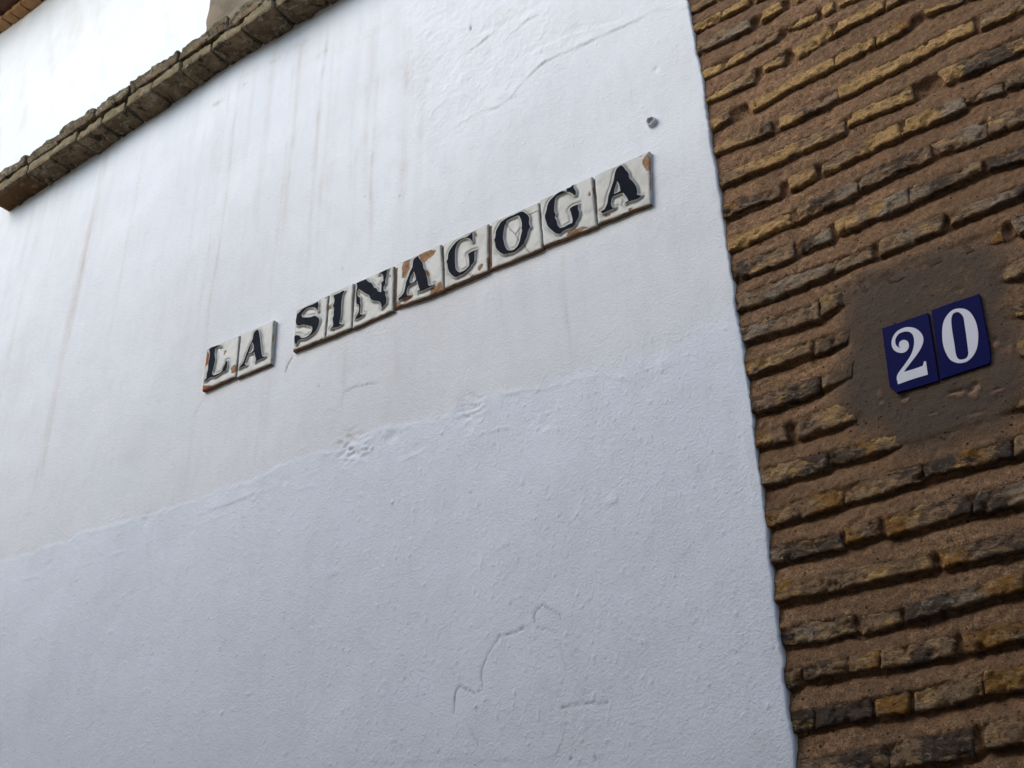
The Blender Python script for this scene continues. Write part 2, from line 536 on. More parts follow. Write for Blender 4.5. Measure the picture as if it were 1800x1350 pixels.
        m_ = sstep(.30, .42, g * (1 + 1.6 * fbm(x, z, .02, 91, 3)))
        h[I] += .5 * a * g + rid * g * (1.1 * vn(x + z * .8, z * 3.2, .020, 90) + .5 * vn(x + z, z * 4, .007, 92))
        if rid: h[I] -= .0005 * m_
    # spatter bumps
    n = 9000
    bxs = rng.uniform(-3.4, -.72, n); bzs = rng.uniform(1.9, 3.4, n)
    keep = (bzs < np.interp(bxs, bx, bz) + .02) & (rng.random(n) < .35 + .65 * (bxs + 3.4) / 2.7)
    bxs = bxs[keep]; bzs = bzs[keep]
    bxs = np.concatenate([bxs, rng.uniform(-3.6, -.75, 500)]); bzs = np.concatenate([bzs, rng.uniform(3.0, 4.55, 500)])
    colx = X[:, 0]; rowz = Z[0]
    for cx, cz in zip(bxs, bzs):
        i0 = np.searchsorted(colx, cx - .012); i1 = np.searchsorted(colx, cx + .012)
        j0 = np.searchsorted(rowz, cz - .012); j1 = np.searchsorted(rowz, cz + .012)
        if i1 <= i0 or j1 <= j0: continue
        s = random.choice([.0015, .0017, .0019, .0021, .0024, .0030]); a = s * random.uniform(.45, .85)
        h[i0:i1, j0:j1] += a * np.exp(-(((X[i0:i1, j0:j1] - cx) / s) ** 2 + ((Z[i0:i1, j0:j1] - cz) / s) ** 2))
    # rain streaks: photo point, z range (px y top, bottom), width, strength
    for (sx, sy), y0, y1, w, a in [((395, 362), 150, 700, .008, .30), ((377, 362), 160, 640, .007, .2), ((498, 300), 110, 640, .007, .18), ((545, 374), 60, 560, .009, .40), ((562, 340), 80, 520, .01, .2),
                                   ((615, 420), 200, 520, .007, .16), ((650, 370), 120, 500, .008, .42), ((706, 330), 40, 470, .022, .30), ((733, 350), 60, 450, .014, .2), ((640, 300), 40, 420, .01, .2),
                                   ((160, 393), 260, 830, .009, .30), ((183, 300), 260, 640, .008, .22), ((112, 640), 420, 980, .01, .26), ((92, 700), 420, 990, .012, .25), ((244, 320), 270, 640, .008, .15),
                                   ((333, 800), 705, 870, .012, .22), ((462, 700), 640, 850, .008, .35), ((470, 730), 640, 830, .014, .18), ((998, 560), 425, 690, .006, .22), ((605, 640), 590, 770, .008, .16),
                                   ((30, 560), 400, 960, .014, .18), ((590, 160), 20, 420, .02, .22), ((520, 160), 60, 480, .012, .28), ((470, 200), 90, 420, .016, .14), ((620, 200), 20, 440, .012, .16),
                                   ((830, 200), 40, 360, .02, .07), ((355, 640), 560, 760, .01, .14), ((930, 470), 440, 600, .008, .12), ((775, 540), 515, 640, .01, .12), ((700, 590), 550, 700, .012, .12)]:
        cx = Ppt((sx, sy))[0]
        zt = Ppt((sx, y0))[1]; zb = Ppt((sx, y1))[1]
        wob = cx + vn(Z, Z * 0, .22, int(sx)) * .012
        m = sstep(zb, zb + .35 * (zt - zb), Z) * sstep(zt, zt - .08, Z)
        br = .65 + .7 * vn(Z, X * 0, .05, int(sx) + 3)
        stain += a * m * br * np.exp(-((X - wob) / w) ** 2)
    # rusty smudges under the cornice, grey water marks
    for (cx, cy), rx, rz, a in [((385, 183), .03, .012, .55), ((372, 190), .02, .01, .35), ((440, 130), .04, .01, .3), ((480, 108), .05, .01, .35), ((520, 80), .06, .012, .3), ((560, 95), .07, .012, .22), ((432, 150), .015, .02, .4),
                                ((640, 60), .15, .02, .16), ((700, 120), .2, .03, .12), ((900, 20), .1, .03, .2), ((790, 8), .02, .03, .25)]:
        c = Ppt((cx, cy)); I = local(c, .4)
        if not len(I[0]): continue
        g = np.exp(-(((X[I] - c[0]) / rx) ** 2 + ((Z[I] - c[1]) / rz) ** 2))
        stain[I] += a * g * np.clip(.6 + 2.4 * vn(X[I], Z[I], .012, 95), 0, 1)
    wash = np.clip(fbm(X, Z, .6, 120, 3) + .1, 0, 1) * (1 - coat) * sstep(2.6, 3.2, Z)
    stain += .22 * wash
    stain += .15 * np.clip(vn(X, Z * .05, .03, 130) - .1, 0, 1) * (1 - coat) * sstep(3.3, 4.3, Z) * sstep(-1.2, -2.0, X) * 2
    c = Ppt((827, 49)); I = local(c, .03)
    if len(I[0]):
        g = np.exp(-(((X[I] - c[0]) / .004) ** 2 + ((Z[I] - c[1]) / .011) ** 2)); grime[I] += .9 * g; h[I] -= .004 * g
    c = Ppt((640, 120)); 
    for (cx, cy), a in [((562, 680), .5), ((140, 640), .3), ((702, 344), .6), ((1004, 1334), .7), ((1048, 1334), .7), ((640, 345), .4), ((600, 472), .5)]:
        c = Ppt((cx, cy)); I = local(c, .02)
        if len(I[0]):
            g = np.exp(-(((X[I] - c[0]) / .0035) ** 2 + ((Z[I] - c[1]) / .0035) ** 2)); grime[I] += a * g; h[I] -= .002 * g
    return h, coat, np.clip(stain * 1.3, 0, .8), np.clip(grime, 0, .95)


wall = empty('whitewashed_wall', (-2.5, D, 0))
tag(wall, 'white limewashed facade with rain streaks and a lumpy repaint line, left of the brickwork', 'wall', kind='thing')
INV = Matrix.Translation((2.5, -D, 0))


def under(o, parent):
    """parent while keeping the world coordinates of the mesh"""
    o.parent = parent
    o.matrix_parent_inverse = parent.matrix_world.inverted()
    return o


bpy.context.view_layer.update()

xs = np.concatenate([np.linspace(-9, -4.7, 40)[:-1], np.linspace(-4.7, -3.0, 290)[:-1], np.linspace(-3.0, -1.8, 300)[:-1], np.linspace(-1.8, -.73, 390)])
zs = np.concatenate([np.linspace(0, 1.95, 40)[:-1], np.linspace(1.95, CORN_Z + .04, 590)])
X, Z = np.meshgrid(xs, zs, indexing='ij')
ex = edge_x(zs)[None, :]
w = sstep(-1.05, -.73, X)
X = X + (ex - (-.73)) * w
Hh, coat, stain, grime = plaster_height(X, Z)
dE = ex - X
Hh = Hh - .0012 * np.exp(-(dE / .002) ** 2) + .0006 * np.exp(-((dE - .02) / .012) ** 2) * (.5 + vn(X, Z, .04, 7))
Hh = np.where(dE < .05, np.maximum(Hh, -.0015 - .1 * np.clip(dE - .02, 0, 1)), Hh)
Y = D - Hh
# return of the plaster edge into the wall
Xe = np.concatenate([X, X[-1:] + .002, X[-1:] + .001], 0)
Ze = np.concatenate([Z, Z[-1:], Z[-1:]], 0)
Ye = np.concatenate([Y, Y[-1:] + .012, Y[-1:] + .07], 0)
ext = lambda a: np.concatenate([a, a[-1:], a[-1:]], 0)
gr_e = ext(grime); gr_e[-1] = .85; gr_e[-2] = .35; st_e = ext(stain); st_e[-1] = .8; st_e[-2] = .7
V = np.stack([Xe, Ye, Ze], -1).reshape(-1, 3)
pl = mesh_np('plaster', V, grid_faces(Xe.shape[0], Xe.shape[1]), M_PL, None, True,
             {'coat': ext(coat), 'stain': st_e, 'grime': gr_e})
under(pl, wall)

# upper plaster above the cornice
xs2 = np.linspace(-9, -.74, 420); zs2 = np.linspace(CORN_Z + .03, 6.02, 150)
X2, Z2 = np.meshgrid(xs2, zs2, indexing='ij')
h2 = .009 * fbm(X2, Z2, .6, 203, 3) + .003 * fbm(X2, Z2, .1, 221, 2)
s2 = .5 * np.clip(vn(X2 + Z2 * .35, Z2 * .15, .07, 231) * 1.6 - .2, 0, 1) + .2 * np.clip(fbm(X2, Z2, .5, 240, 2), 0, 1)
up = mesh_np('upper_plaster', np.stack([X2, D + .004 - h2, Z2], -1).reshape(-1, 3), grid_faces(420, 150), M_PL, None, True,
             {'coat': X2 * 0, 'stain': s2, 'grime': X2 * 0})
under(up, wall)

# bare render panel above the cornice
xp = P(368, 30)[0]
nx, nz = 90, 70
u = np.linspace(0, 1, nx)[:, None]; v = np.linspace(0, 1, nz)[None, :]
XR = xp + u * (-.76 - xp) + 0 * v; ZR = CORN_Z + .10 + v * .85 + 0 * u
XR = XR + (1 - sstep(0, .03, u)) * vn(ZR, ZR * 0, .06, 12) * .02
YR = D - .022 - .012 * fbm(XR, ZR, .2, 301, 3) + .03 * (u == 0) + .03 * (v == 1)
rp = mesh_np('render_panel', np.stack([XR, YR, ZR], -1).reshape(-1, 3), grid_faces(nx, nz), M_RENDER)
under(rp, wall)


def sag(x):
    return np.clip((np.asarray(x) + 2.8) * .033, -.05, .024)


def sagged(o):
    me = o.data
    n = len(me.vertices); co = np.empty(n * 3, np.float32)
    me.vertices.foreach_get('co', co); co = co.reshape(-1, 3)
    co[:, 2] += sag(co[:, 0])
    me.vertices.foreach_set('co', co.ravel()); me.update()
    return o


# ------------------------------------------------------------------ generic rough block (all six sides, noisy)
def rough_block(name, x0, x1, y0, y1, z0, z1, mat, parent, seed, amp=.004, rnd=.006, step=.012, moss=0., rim=False, rusty=0.):
    n = [max(4, int((b - a) / step) + 1) for a, b in ((x0, x1), (y0, y1), (z0, z1))]
    c = np.array([(x0 + x1) / 2, (y0 + y1) / 2, (z0 + z1) / 2]); hs = np.array([(x1 - x0) / 2, (y1 - y0) / 2, (z1 - z0) / 2])
    Vs = []; Fs = []; base = 0
    for ax in range(3):
        a, b = [k for k in range(3) if k != ax]
        for sgn in (-1, 1):
            na, nb = n[a], n[b]
            A, B = np.meshgrid(np.linspace(-1, 1, na), np.linspace(-1, 1, nb), indexing='ij')
            Q = np.zeros((na, nb, 3)); Q[..., a] = A; Q[..., b] = B; Q[..., ax] = sgn
            Q = Q * hs
            inner = np.maximum(hs - rnd, 1e-4)
            core = np.clip(Q, -inner, inner); dlt = Q - core
            L = np.linalg.norm(dlt, axis=-1, keepdims=True) + 1e-9
            nrm = dlt / L
            Q = core + nrm * np.minimum(L, rnd)
            W_ = Q + c
            nz_ = fbm(W_[..., 0] + W_[..., 2] * 1.3, W_[..., 1] + W_[..., 2] * .7, .04, seed, 3)
            nz2 = vn(W_[..., 0] * 1.1 + W_[..., 1], W_[..., 2] + W_[..., 1] * .5, .012, seed + 5)
            Q = Q + nrm * (amp * 2 * nz_ + amp * .7 * nz2)[..., None]
            Vs.append((Q + c).reshape(-1, 3))
            cr = (ax == 1)
            f = grid_faces(na, nb, flip=((sgn < 0) != cr))
            Fs.append(f + base); base += na * nb
    V = np.concatenate(Vs); F = np.concatenate(Fs)
    at = {'moss': moss * sstep(z0 + (z1 - z0) * .2, z1, V[:, 2]), 'rim': (np.exp(-((V[:, 1] - y0) / .012) ** 2) * sstep(z0 + .003, z0 + .02, V[:, 2])) if rim else V[:, 0] * 0,
          'rusty': rusty * sstep(y0 + .012, y0 + .02, V[:, 1]) * sstep(x0 + .008, x0 + .018, V[:, 0]) * sstep(x1 - .008, x1 - .018, V[:, 0]) * (V[:, 2] < z0 + .01) * sstep(-.35, -.2, fbm(V[:, 0], V[:, 1], .03, seed + 9, 3))}
    o = mesh_np(name, V, F, mat, None, True, at)
    return under(o, parent)


# ------------------------------------------------------------------ brick cornice
yf = D - .105
core = sagged(boxes_mesh('cornice', [(a, a + .0999, D - .086, D + .02, CORN_Z + .012, CORN_Z + .118) for a in np.arange(-3.885, -.75, .1)], M_MOSS))
under(core, wall)
jpx = [(40, 289.6), (81.5, 265), (127, 236), (169, 209.6), (213, 183), (259, 152.5), (308, 121), (365, 90.5), (419, 53.5), (478.6, 19)]
jx = [PZ(px, py, CORN_Z)[0] for px, py in jpx]
jx = [jx[0] - .158] + jx
while jx[-1] < -.75: jx.append(jx[-1] + random.uniform(.15, .168))
jx[0] = -3.895
for k in range(len(jx) - 1):
    a, b = jx[k], min(jx[k + 1], -.72)
    if b - a < .03: continue
    g = .004 + (.006 if k in (4, 9) else 0)
    p = random.uniform(-.006, .006)
    sagged(rough_block('brick', a + g, b - g, yf + p, D + .015, CORN_Z + random.uniform(-.004, .003), CORN_Z + .046, M_CB, core, 400 + k, .0050, .006, .0075, moss=.5, rim=True, rusty=(.9 if k == 0 else 0)))
x = -3.90; k = 0
while x < -.75:
    L = random.uniform(.20, .28); b = min(x + L, -.72)
    sagged(rough_block('brick', x + .005, b - .005, yf - .004 + random.uniform(-.005, .005), D + .012, CORN_Z + .058, CORN_Z + .116 + random.uniform(-.004, .004), M_CB, core, 500 + k, .0065, .010, .0085, moss=1.))
    x = b; k += 1
# weathering slope above the cornice
nx = 300
xx = np.linspace(-3.90, -.72, nx)[:, None]; vv_ = np.linspace(0, 1, 10)[None, :]
YY = (yf + .012) + vv_ * .10 + 0 * xx - .006 * vn(xx + 0 * vv_, vv_ + 0 * xx, .06, 71); ZZ = CORN_Z + .104 + .035 * vv_ ** .8 + .010 * vn(xx + 0 * vv_, vv_ * .3 + 0 * xx, .05, 70)
under(mesh_np('flaunching', np.stack([xx + 0 * vv_, YY, ZZ + sag(xx)], -1).reshape(-1, 3), grid_faces(nx, 10), M_MOSS), wall)

# ------------------------------------------------------------------ eave at the top left
EZv = P(33, 33)[2]
ev = boxes_mesh('eave', [(-8.9, -2.9, D - .02, D + .05, EZv + .006, EZv + .12)], M_EAVED)
under(ev, wall)
ej = [-4.44, -4.346, -4.278, -4.189, -4.085]
while ej[0] > -5.2: ej.insert(0, ej[0] - .09)
while ej[-1] < -3.3: ej.append(ej[-1] + .095)
for k in range(len(ej) - 1):
    rough_block('brick', ej[k] + .005, ej[k + 1] - .005, D - .052, D + .02, EZv, EZv + .035, M_EAVE, ev, 600 + k, .0025, .005, .014)
    if k % 2 == 0 and k + 2 < len(ej):
        rough_block('brick', ej[k] + .004, ej[k + 2] - .004, D - .12, D + .0, EZv + .037, EZv + .08, M_EAVED, ev, 660 + k, .003, .006, .02)
rf = boxes_mesh('roof_edge', [(-8.9, -2.9, D - .30, D + .1, EZv + .085, EZv + .12)], M_EAVED)
under(rf, wall)
# rest of the wall body, behind the skins
wb = boxes_mesh('wall_core', [(-9, -.62, D + .055, D + .5, 0, EZv + .1), (-9, -.78, D + .03, D + .06, CORN_Z + .03, EZv + .1)], M_OPP)
under(wb, wall)

# plugged pipe stub
c = P(1146, 215)
nr = 20
ring = lambda r, y, jz=0: np.stack([c[0] + r * np.cos(np.linspace(0, 2 * np.pi, nr, endpoint=False)), np.full(nr, y), c[2] + r * np.sin(np.linspace(0, 2 * np.pi, nr, endpoint=False))], -1)
rs = [(.0135, D + .012), (.0130, D - .006), (.0115, D - .009), (.0100, D - .008), (.0085, D + .002), (.006, D - .001), (.0005, D - .003)]
V = np.concatenate([ring(r * (1 + .0), y) for r, y in rs]); V += rng.normal(0, .0006, V.shape)
F = np.array([[a * nr + i, a * nr + (i + 1) % nr, (a + 1) * nr + (i + 1) % nr, (a + 1) * nr + i] for a in range(len(rs) - 1) for i in range(nr)])
under(mesh_np('pipe_stub', V, F, M_METAL), wall)

# ------------------------------------------------------------------ brick wall
bwall = empty('brick_wall', (0, D, 0))
tag(bwall, 'rough brown wall of thin old bricks with deep raked mortar, right of the white facade', 'wall', kind='thing')
bpy.context.view_layer.update()
CR = {'A': (1200, 0), 'B': (1500, 0), 'C': (1200, 270), 'D': (1500, 270), 'E': (1200, 540), 'F': (1500, 540), 'G': (1300, 810), 'H': (1500, 810), 'I': (1300, 1080), 'J': (1500, 1080)}
# class letters left>right: y ochre, g grey-brown, d dark lichen, p pale, r rust, b brown, c cement
COURSES = [
    [('A', [(30, 50), (260, -70), (270, -10), (62, 100)], 'b'), ('A', [(290, -85), (700, -280), (700, -225), (300, -30)], 'y')],
    [('A', [(80, 205), (330, 85), (322, 150), (90, 272)], 'y'), ('A', [(332, 85), (570, -25), (570, 25), (330, 142)], 'y'), ('A', [(600, -45), (930, -190), (930, -135), (610, 5)], 'y')],
    [('A', [(112, 345), (575, 165), (590, 232), (112, 472)], 'gp'), ('A', [(662, 110), (855, 5), (862, 62), (675, 187)], 'y'), ('A', [(930, -25), (1200, -140), (1200, -85), (945, 25)], 'y'), ('A', [(1240, -150), (1800, -400), (1800, -340), (1250, -95)], 'y')],
    [('A', [(138, 620), (848, 255), (818, 337), (168, 690)], 'yg'), ('A', [(905, 222), (1175, 70), (1165, 152), (905, 250)], 'y'), ('A', [(1215, 48), (1332, -12), (1336, 68), (1225, 122)], 'yg'), ('A', [(1352, 10), (1800, -195), (1800, -140), (1365, 52)], 'y'), ('A', [(1830, -205), (2400, -440), (2400, -370), (1840, -150)], 'yg')],
    [('A', [(160, 870), (625, 595), (612, 710), (168, 908)], 'yg'), ('A', [(684, 570), (880, 442), (876, 540), (700, 612)], 'yg'), ('A', [(948, 415), (1300, 200), (1310, 300), (1000, 490)], 'y'), ('A', [(1304, 196), (1755, -12), (1755, 62), (1314, 298)], 'y'), ('A', [(1768, -18), (2100, -170), (2100, -90), (1780, 50)], 'gy'), ('A', [(2130, -180), (2700, -420), (2700, -320), (2140, -110)], 'g')],
    [('A', [(212, 1062), (405, 965), (412, 1045), (234, 1152)], 'yg'), ('A', [(550, 892), (1315, 488), (1330, 562), (600, 962)], 'y'), ('A', [(1322, 478), (1680, 308), (1686, 388), (1336, 562)], 'y'), ('A', [(1688, 298), (1992, 148), (1982, 218), (1696, 378)], 'yr'), ('A', [(2120, 90), (2480, -72), (2462, -8), (2130, 117)], 'yg'), ('A', [(2500, -80), (3050, -290), (3050, -200), (2490, -20)], 'g')],
    [('A', [(243, 1300), (768, 1048), (782, 1150), (254, 1350)], 'ygd'), ('A', [(798, 1050), (1342, 778), (1372, 862), (808, 1128)], 'ydg'), ('A', [(1350, 750), (2540, 138), (2562, 240), (1376, 862)], 'y'), ('B', [(1090, 120), (1700, -110), (1700, -10), (1112, 240)], 'g')],
    [('A', [(288, 1562), (1412, 1045), (1424, 1160), (300, 1640)], 'gyg'), ('B', [(-66, 1000), (500, 738), (522, 842), (-56, 1092)], 'y'), ('B', [(730, 615), (1560, 245), (1560, 400), (802, 722)], 'yddg')],
    [('C', [(328, 460), (840, 275), (842, 355), (332, 575)], 'rdg'), ('C', [(914, 208), (1148, 98), (1156, 192), (930, 312)], 'y'), ('B', [(-290, 1418), (400, 1045), (400, 1185), (-290, 1522)], 'gy'), ('B', [(402, 1044), (962, 836), (976, 942), (404, 1183)], 'yp'), ('B', [(982, 860), (1300, 690), (1322, 790), (992, 902)], 'gp'), ('B', [(1312, 680), (1700, 500), (1700, 640), (1332, 772)], 'dp')],
    [('C', [(358, 742), (970, 470), (985, 585), (374, 852)], 'y'), ('C', [(975, 468), (1524, 228), (1532, 340), (988, 583)], 'gdp'), ('D', [(35, 188), (672, -112), (682, 18), (50, 312)], 'gdg'), ('B', [(650, 1250), (1160, 1040), (1170, 1180), (760, 1332)], 'gp'), ('B', [(1165, 1038), (1700, 810), (1700, 960), (1172, 1178)], 'gd')],
    [('C', [(425, 965), (960, 758), (982, 892), (438, 1105)], 'dg'), ('C', [(1000, 770), (1290, 618), (1302, 742), (1020, 862)], 'dp'), ('D', [(-180, 590), (480, 290), (480, 430), (-150, 690)], 'yp'), ('D', [(484, 288), (1130, 48), (1132, 142), (484, 428)], 'pdg'), ('D', [(1150, 30), (1700, -150), (1700, -20), (1190, 120)], 'd')],
    [('C', [(445, 1240), (1650, 790), (1664, 905), (500, 1362)], 'gpg'), ('D', [(208, 758), (792, 508), (772, 652), (228, 882)], 'gpg'), ('D', [(828, 510), (1600, 205), (1600, 290), (858, 612)], 'gpd')],
    [('E', [(488, 170), (1190, -62), (1200, 92), (508, 302)], 'pgg'), ('C', [(1192, 1235), (1425, 1165), (1416, 1315), (1202, 1415)], 'gd'), ('D', [(-10, 1112), (840, 788), (832, 932), (0, 1272)], 'c'), ('D', [(900, 770), (1302, 618), (1322, 760), (932, 882)], 'cgr'), ('D', [(1368, 572), (1700, 470), (1700, 640), (1440, 670)], 'p')],
    [('E', [(538, 482), (1130, 268), (1122, 402), (548, 602)], 'rgb'), ('E', [(1138, 268), (1500, 120), (1440, 302), (1150, 392)], 'gc'), ('D', [(1230, 988), (1700, 820), (1700, 980), (1262, 1122)], 'gp')],
    [('E', [(588, 800), (1190, 588), (1200, 722), (600, 938)], 'dgd'), ('E', [(1215, 578), (1500, 455), (1480, 602), (1222, 702)], 'gc'), ('F', [(1228, 0), (1700, -120), (1700, 10), (1282, 92)], 'gd')],
    [('E', [(630, 1120), (872, 1028), (912, 1150), (640, 1222)], 'rb'), ('E', [(970, 972), (1500, 800), (1502, 970), (992, 1152)], 'gb'), ('F', [(1350, 300), (1700, 210), (1700, 380), (1372, 442)], 'b')],
    [('G', [(145, 70), (768, -102), (762, 72), (162, 216)], 'pgd'), ('F', [(-214, 1250), (470, 1058), (490, 1182), (-210, 1372)], 'drg'), ('F', [(508, 1010), (1098, 850), (1100, 1002), (520, 1162)], 'gb'), ('F', [(1106, 840), (1700, 620), (1700, 780), (1112, 998)], 'rb')],
    [('G', [(196, 432), (900, 208), (902, 372), (228, 587)], 'rbr'), ('G', [(906, 207), (1580, 8), (1592, 162), (908, 368)], 'bgd'), ('H', [(608, 12), (1385, -220), (1386, -52), (620, 142)], 'drd'), ('H', [(1402, -228), (1800, -330), (1800, -150), (1412, -62)], 'gy')],
    [('G', [(250, 730), (882, 618), (902, 742), (240, 912)], 'pdd'), ('G', [(910, 588), (1215, 500), (1202, 642), (930, 727)], 'rg'), ('H', [(258, 480), (1040, 268), (1040, 450), (292, 650)], 'rgd'), ('H', [(1044, 268), (1800, 90), (1800, 290), (1046, 448)], 'dpg')],
    [('G', [(270, 1082), (1688, 800), (1692, 932), (288, 1250)], 'rgbb'), ('H', [(738, 780), (1800, 510), (1800, 720), (778, 922)], 'rddd')],
    [('I', [(338, 110), (982, -12), (1002, 142), (350, 290)], 'dpg'), ('I', [(1040, 18), (1400, -62), (1420, 62), (1060, 172)], 'g'), ('H', [(440, 1262), (1500, 968), (1490, 1122), (452, 1412)], 'dpr'), ('H', [(1512, 962), (1900, 880), (1900, 1030), (1516, 1105)], 'd')],
    [('I', [(350, 482), (522, 468), (500, 622), (380, 672)], 'g'), ('I', [(532, 452), (1230, 310), (1230, 470), (560, 575)], 'dgr'), ('I', [(1234, 309), (1890, 168), (1902, 352), (1236, 468)], 'gdg'), ('J', [(920, 142), (1800, -20), (1800, 130), (1002, 330)], 'rrd')],
    [('I', [(420, 852), (650, 800), (632, 1002), (450, 1042)], 'rd'), ('I', [(658, 800), (1140, 718), (1152, 892), (640, 992)], 'dd'), ('I', [(1160, 718), (1482, 650), (1470, 852), (1190, 902)], 'r'), ('J', [(520, 640), (1140, 495), (1140, 700), (540, 842)], 'gb'), ('J', [(1144, 494), (1900, 370), (1900, 560), (1146, 698)], 'rb')],
    [('I', [(490, 1285), (1300, 1130), (1300, 1375), (500, 1440)], 'ggd'), ('I', [(1304, 1129), (2050, 972), (2062, 1242), (1306, 1370)], 'gdd'), ('J', [(1110, 950), (1900, 800), (1900, 1050), (1150, 1162)], 'grb')],
]
WGT = {  # ochre rust dark pale cement
    'y': (.85, .15, .12, .18, 0), 'g': (.38, .08, .32, .40, 0), 'd': (.22, .24, .66, .34, 0), 'p': (.25, .08, .42, .72, 0), 'r': (.50, .68, .30, .20, 0), 'b': (.42, .25, .22, .2, 0), 'c': (0, 0, .1, .15, 1.)}
bricks = []   # per course list of (quad pts array 4x2 TL TR BR BL, cls)
for crs in COURSES:
    L = []
    for crop, q, cls in crs:
        ox, oy = CR[crop]
        L.append((np.array([Ppt((ox + x / 5., oy + y / 5.)) for x, y in q]), cls))
    L.sort(key=lambda b: b[0][:, 0].mean())
    for i_ in (0, 3):
        L[0][0][i_, 0] = min(L[0][0][i_, 0], -.744)
    bricks.append(L)
XR_END = .75


def qline(q, x):
    """top and bottom z of a brick quad at x"""
    zt = q[0, 1] + (q[1, 1] - q[0, 1]) * (x - q[0, 0]) / (q[1, 0] - q[0, 0])
    zb = q[3, 1] + (q[2, 1] - q[3, 1]) * (x - q[3, 0]) / (q[2, 0] - q[3, 0])
    return zt, zb


cl_choice = ['y', 'g', 'gd', 'dp', 'yg', 'b', 'rg', 'gp', 'd']
for L in bricks:                                           # continue every course beyond the frame
    q = L[-1][0]; x = max(q[1, 0], q[2, 0]); zt = q[1, 1]; zb = q[2, 1]
    th = min(max(zt - zb, .034), .05); zc = (zt + zb) / 2
    while x < XR_END - .05:
        a = x + .012; b = min(a + random.choice([.26, .27, .25, .13]), XR_END)
        if b - a < .04: break
        zc += random.uniform(-.004, .004)
        L.append((np.array([(a, zc + th / 2), (b, zc + th / 2), (b, zc - th / 2), (a, zc - th / 2)]), random.choice(cl_choice)))
        x = b


def whole_course(zc):
    L = []; x = -.74 + random.uniform(.0, .02)
    while x < XR_END - .05:
        ln = random.choice([.26, .27, .25, .13, .2]); b = min(x + ln, XR_END)
        if b - x < .04: break
        z = zc + random.uniform(-.003, .003); th = random.uniform(.036, .046)
        L.append((np.array([(x, z + th / 2), (b, z + th / 2), (b, z - th / 2), (x, z - th / 2)]), random.choice(cl_choice)))
        x = b + .012
    return L


ztop = np.mean([b[0][:, 1].mean() for b in bricks[0][:2]]); zbot = np.mean([b[0][:, 1].mean() for b in bricks[-1][:3]])
for k in range(1, 6): bricks.insert(0, whole_course(ztop + .078 * k + .02))
for k in range(1, 6): bricks.append(whole_course(zbot - .085 * k))

# mortar height field
gx = np.arange(-.757, XR_END + .001, .003); zlo = zbot - .46; zhi = ztop + .46
gz = np.arange(zlo, zhi, .003)
NX, NZ = len(gx), len(gz)
nC = len(bricks)
TOP = np.zeros((nC, NX)); BOT = np.zeros((nC, NX)); GAP = np.zeros((nC, NX))
for c_, L in enumerate(bricks):
    spans = []
    for q, _ in L:
        x0 = (q[0, 0] + q[3, 0]) / 2; x1 = (q[1, 0] + q[2, 0]) / 2
        spans.append((x0, x1, q))
    kx, kt, kb = [], [], []
    for x0, x1, q in spans:
        for x in np.linspace(x0 + .002, x1 - .002, 6):
            t, b = qline(q, x); kx.append(x); kt.append(t); kb.append(b)
    o = np.argsort(kx); kx = np.array(kx)[o]; kt = np.array(kt)[o]; kb = np.array(kb)[o]
    TOP[c_] = np.interp(gx, kx, kt); BOT[c_] = np.interp(gx, kx, kb)
    g = np.ones(NX)
    for x0, x1, q in spans:
        g *= 1 - (sstep(x0 - .006, x0, gx) * sstep(x1 + .006, x1, gx))
    wide = np.zeros(NX)
    GAP[c_] = g
GX, GZ = np.meshgrid(gx, gz, indexing='ij')
DEP = np.full(GX.shape, .018)
for c_ in range(nC):
    zt = TOP[c_][:, None]; zb = BOT[c_][:, None]
    inb = (GZ <= zt) & (GZ >= zb)
    gp = GAP[c_][:, None]
    DEP = np.where(inb, .0045 + .0075 * sstep(.002, .010, zt - GZ) + .008 * gp, DEP)
    if c_ < nC - 1:
        nt = TOP[c_ + 1][:, None]; nb = BOT[c_ + 1][:, None]
        between = (GZ < zb) & (GZ > nt)
        t = np.clip((zb - GZ) / np.maximum(zb - nt, .004), 0, 1)       # 0 under the upper brick, 1 at the lower brick's top
        mdeep = 1 + .9 * sstep(2.9, 2.2, GZ) * sstep(-.75, -.2, GX)
        dsc = .72 + .45 * sstep(3.5, 2.6, GZ)
        d = (.016 * dsc - (.016 * dsc - .0040) * t ** .8) + .010 * dsc * mdeep * np.exp(-t / .14)
        DEP = np.where(between, d, DEP)
DEP = DEP + .0045 * fbm(GX, GZ, .05, 801, 3) + .0034 * vn(GX, GZ, .010, 815) + .012 * np.clip(vn(GX, GZ, .014, 817) - .36, 0, 1) * 3
k_ = np.ones((3, 3)) / 9
pad = np.pad(DEP, 1, mode='edge')
DEP = sum(pad[i:i + NX, j:j + NZ] for i in range(3) for j in range(3)) / 9
DEP += .0020 * vn(GX, GZ, .006, 816)
DEP += .02 * sstep(-.742, -.750, GX)
PATCH = [Ppt(p) for p in [(1493, 512), (1530, 492), (1580, 474), (1640, 452), (1690, 440), (1736, 428), (1752, 446), (1750, 490), (1768, 545), (1778, 600), (1800, 640), (1790, 690), (1745, 728), (1700, 745), (1650, 765), (1590, 772), (1560, 745), (1520, 735), (1492, 712), (1488, 660), (1496, 610), (1490, 560)]]
pd, _ = segdist(GX, GZ, PATCH, True); ins = inside(GX, GZ, PATCH)
sd = np.where(ins, pd, -pd) + .010 * fbm(GX, GZ, .05, 830, 2)
pm = sstep(-.028, .016, sd + .010 * fbm(GX, GZ, .03, 833, 3))
flat = .0045 + .0035 * fbm(GX, GZ, .12, 840, 3) + .0010 * vn(GX, GZ, .012, 841)
sq = [Ppt(p) for p in [(1496, 500), (1738, 415), (1775, 640), (1560, 745), (1500, 690)]]
pmd = sstep(-.060, .012, sd + .014 * fbm(GX, GZ, .04, 834, 3))
DEP = DEP * (1 - pmd) + flat * pmd
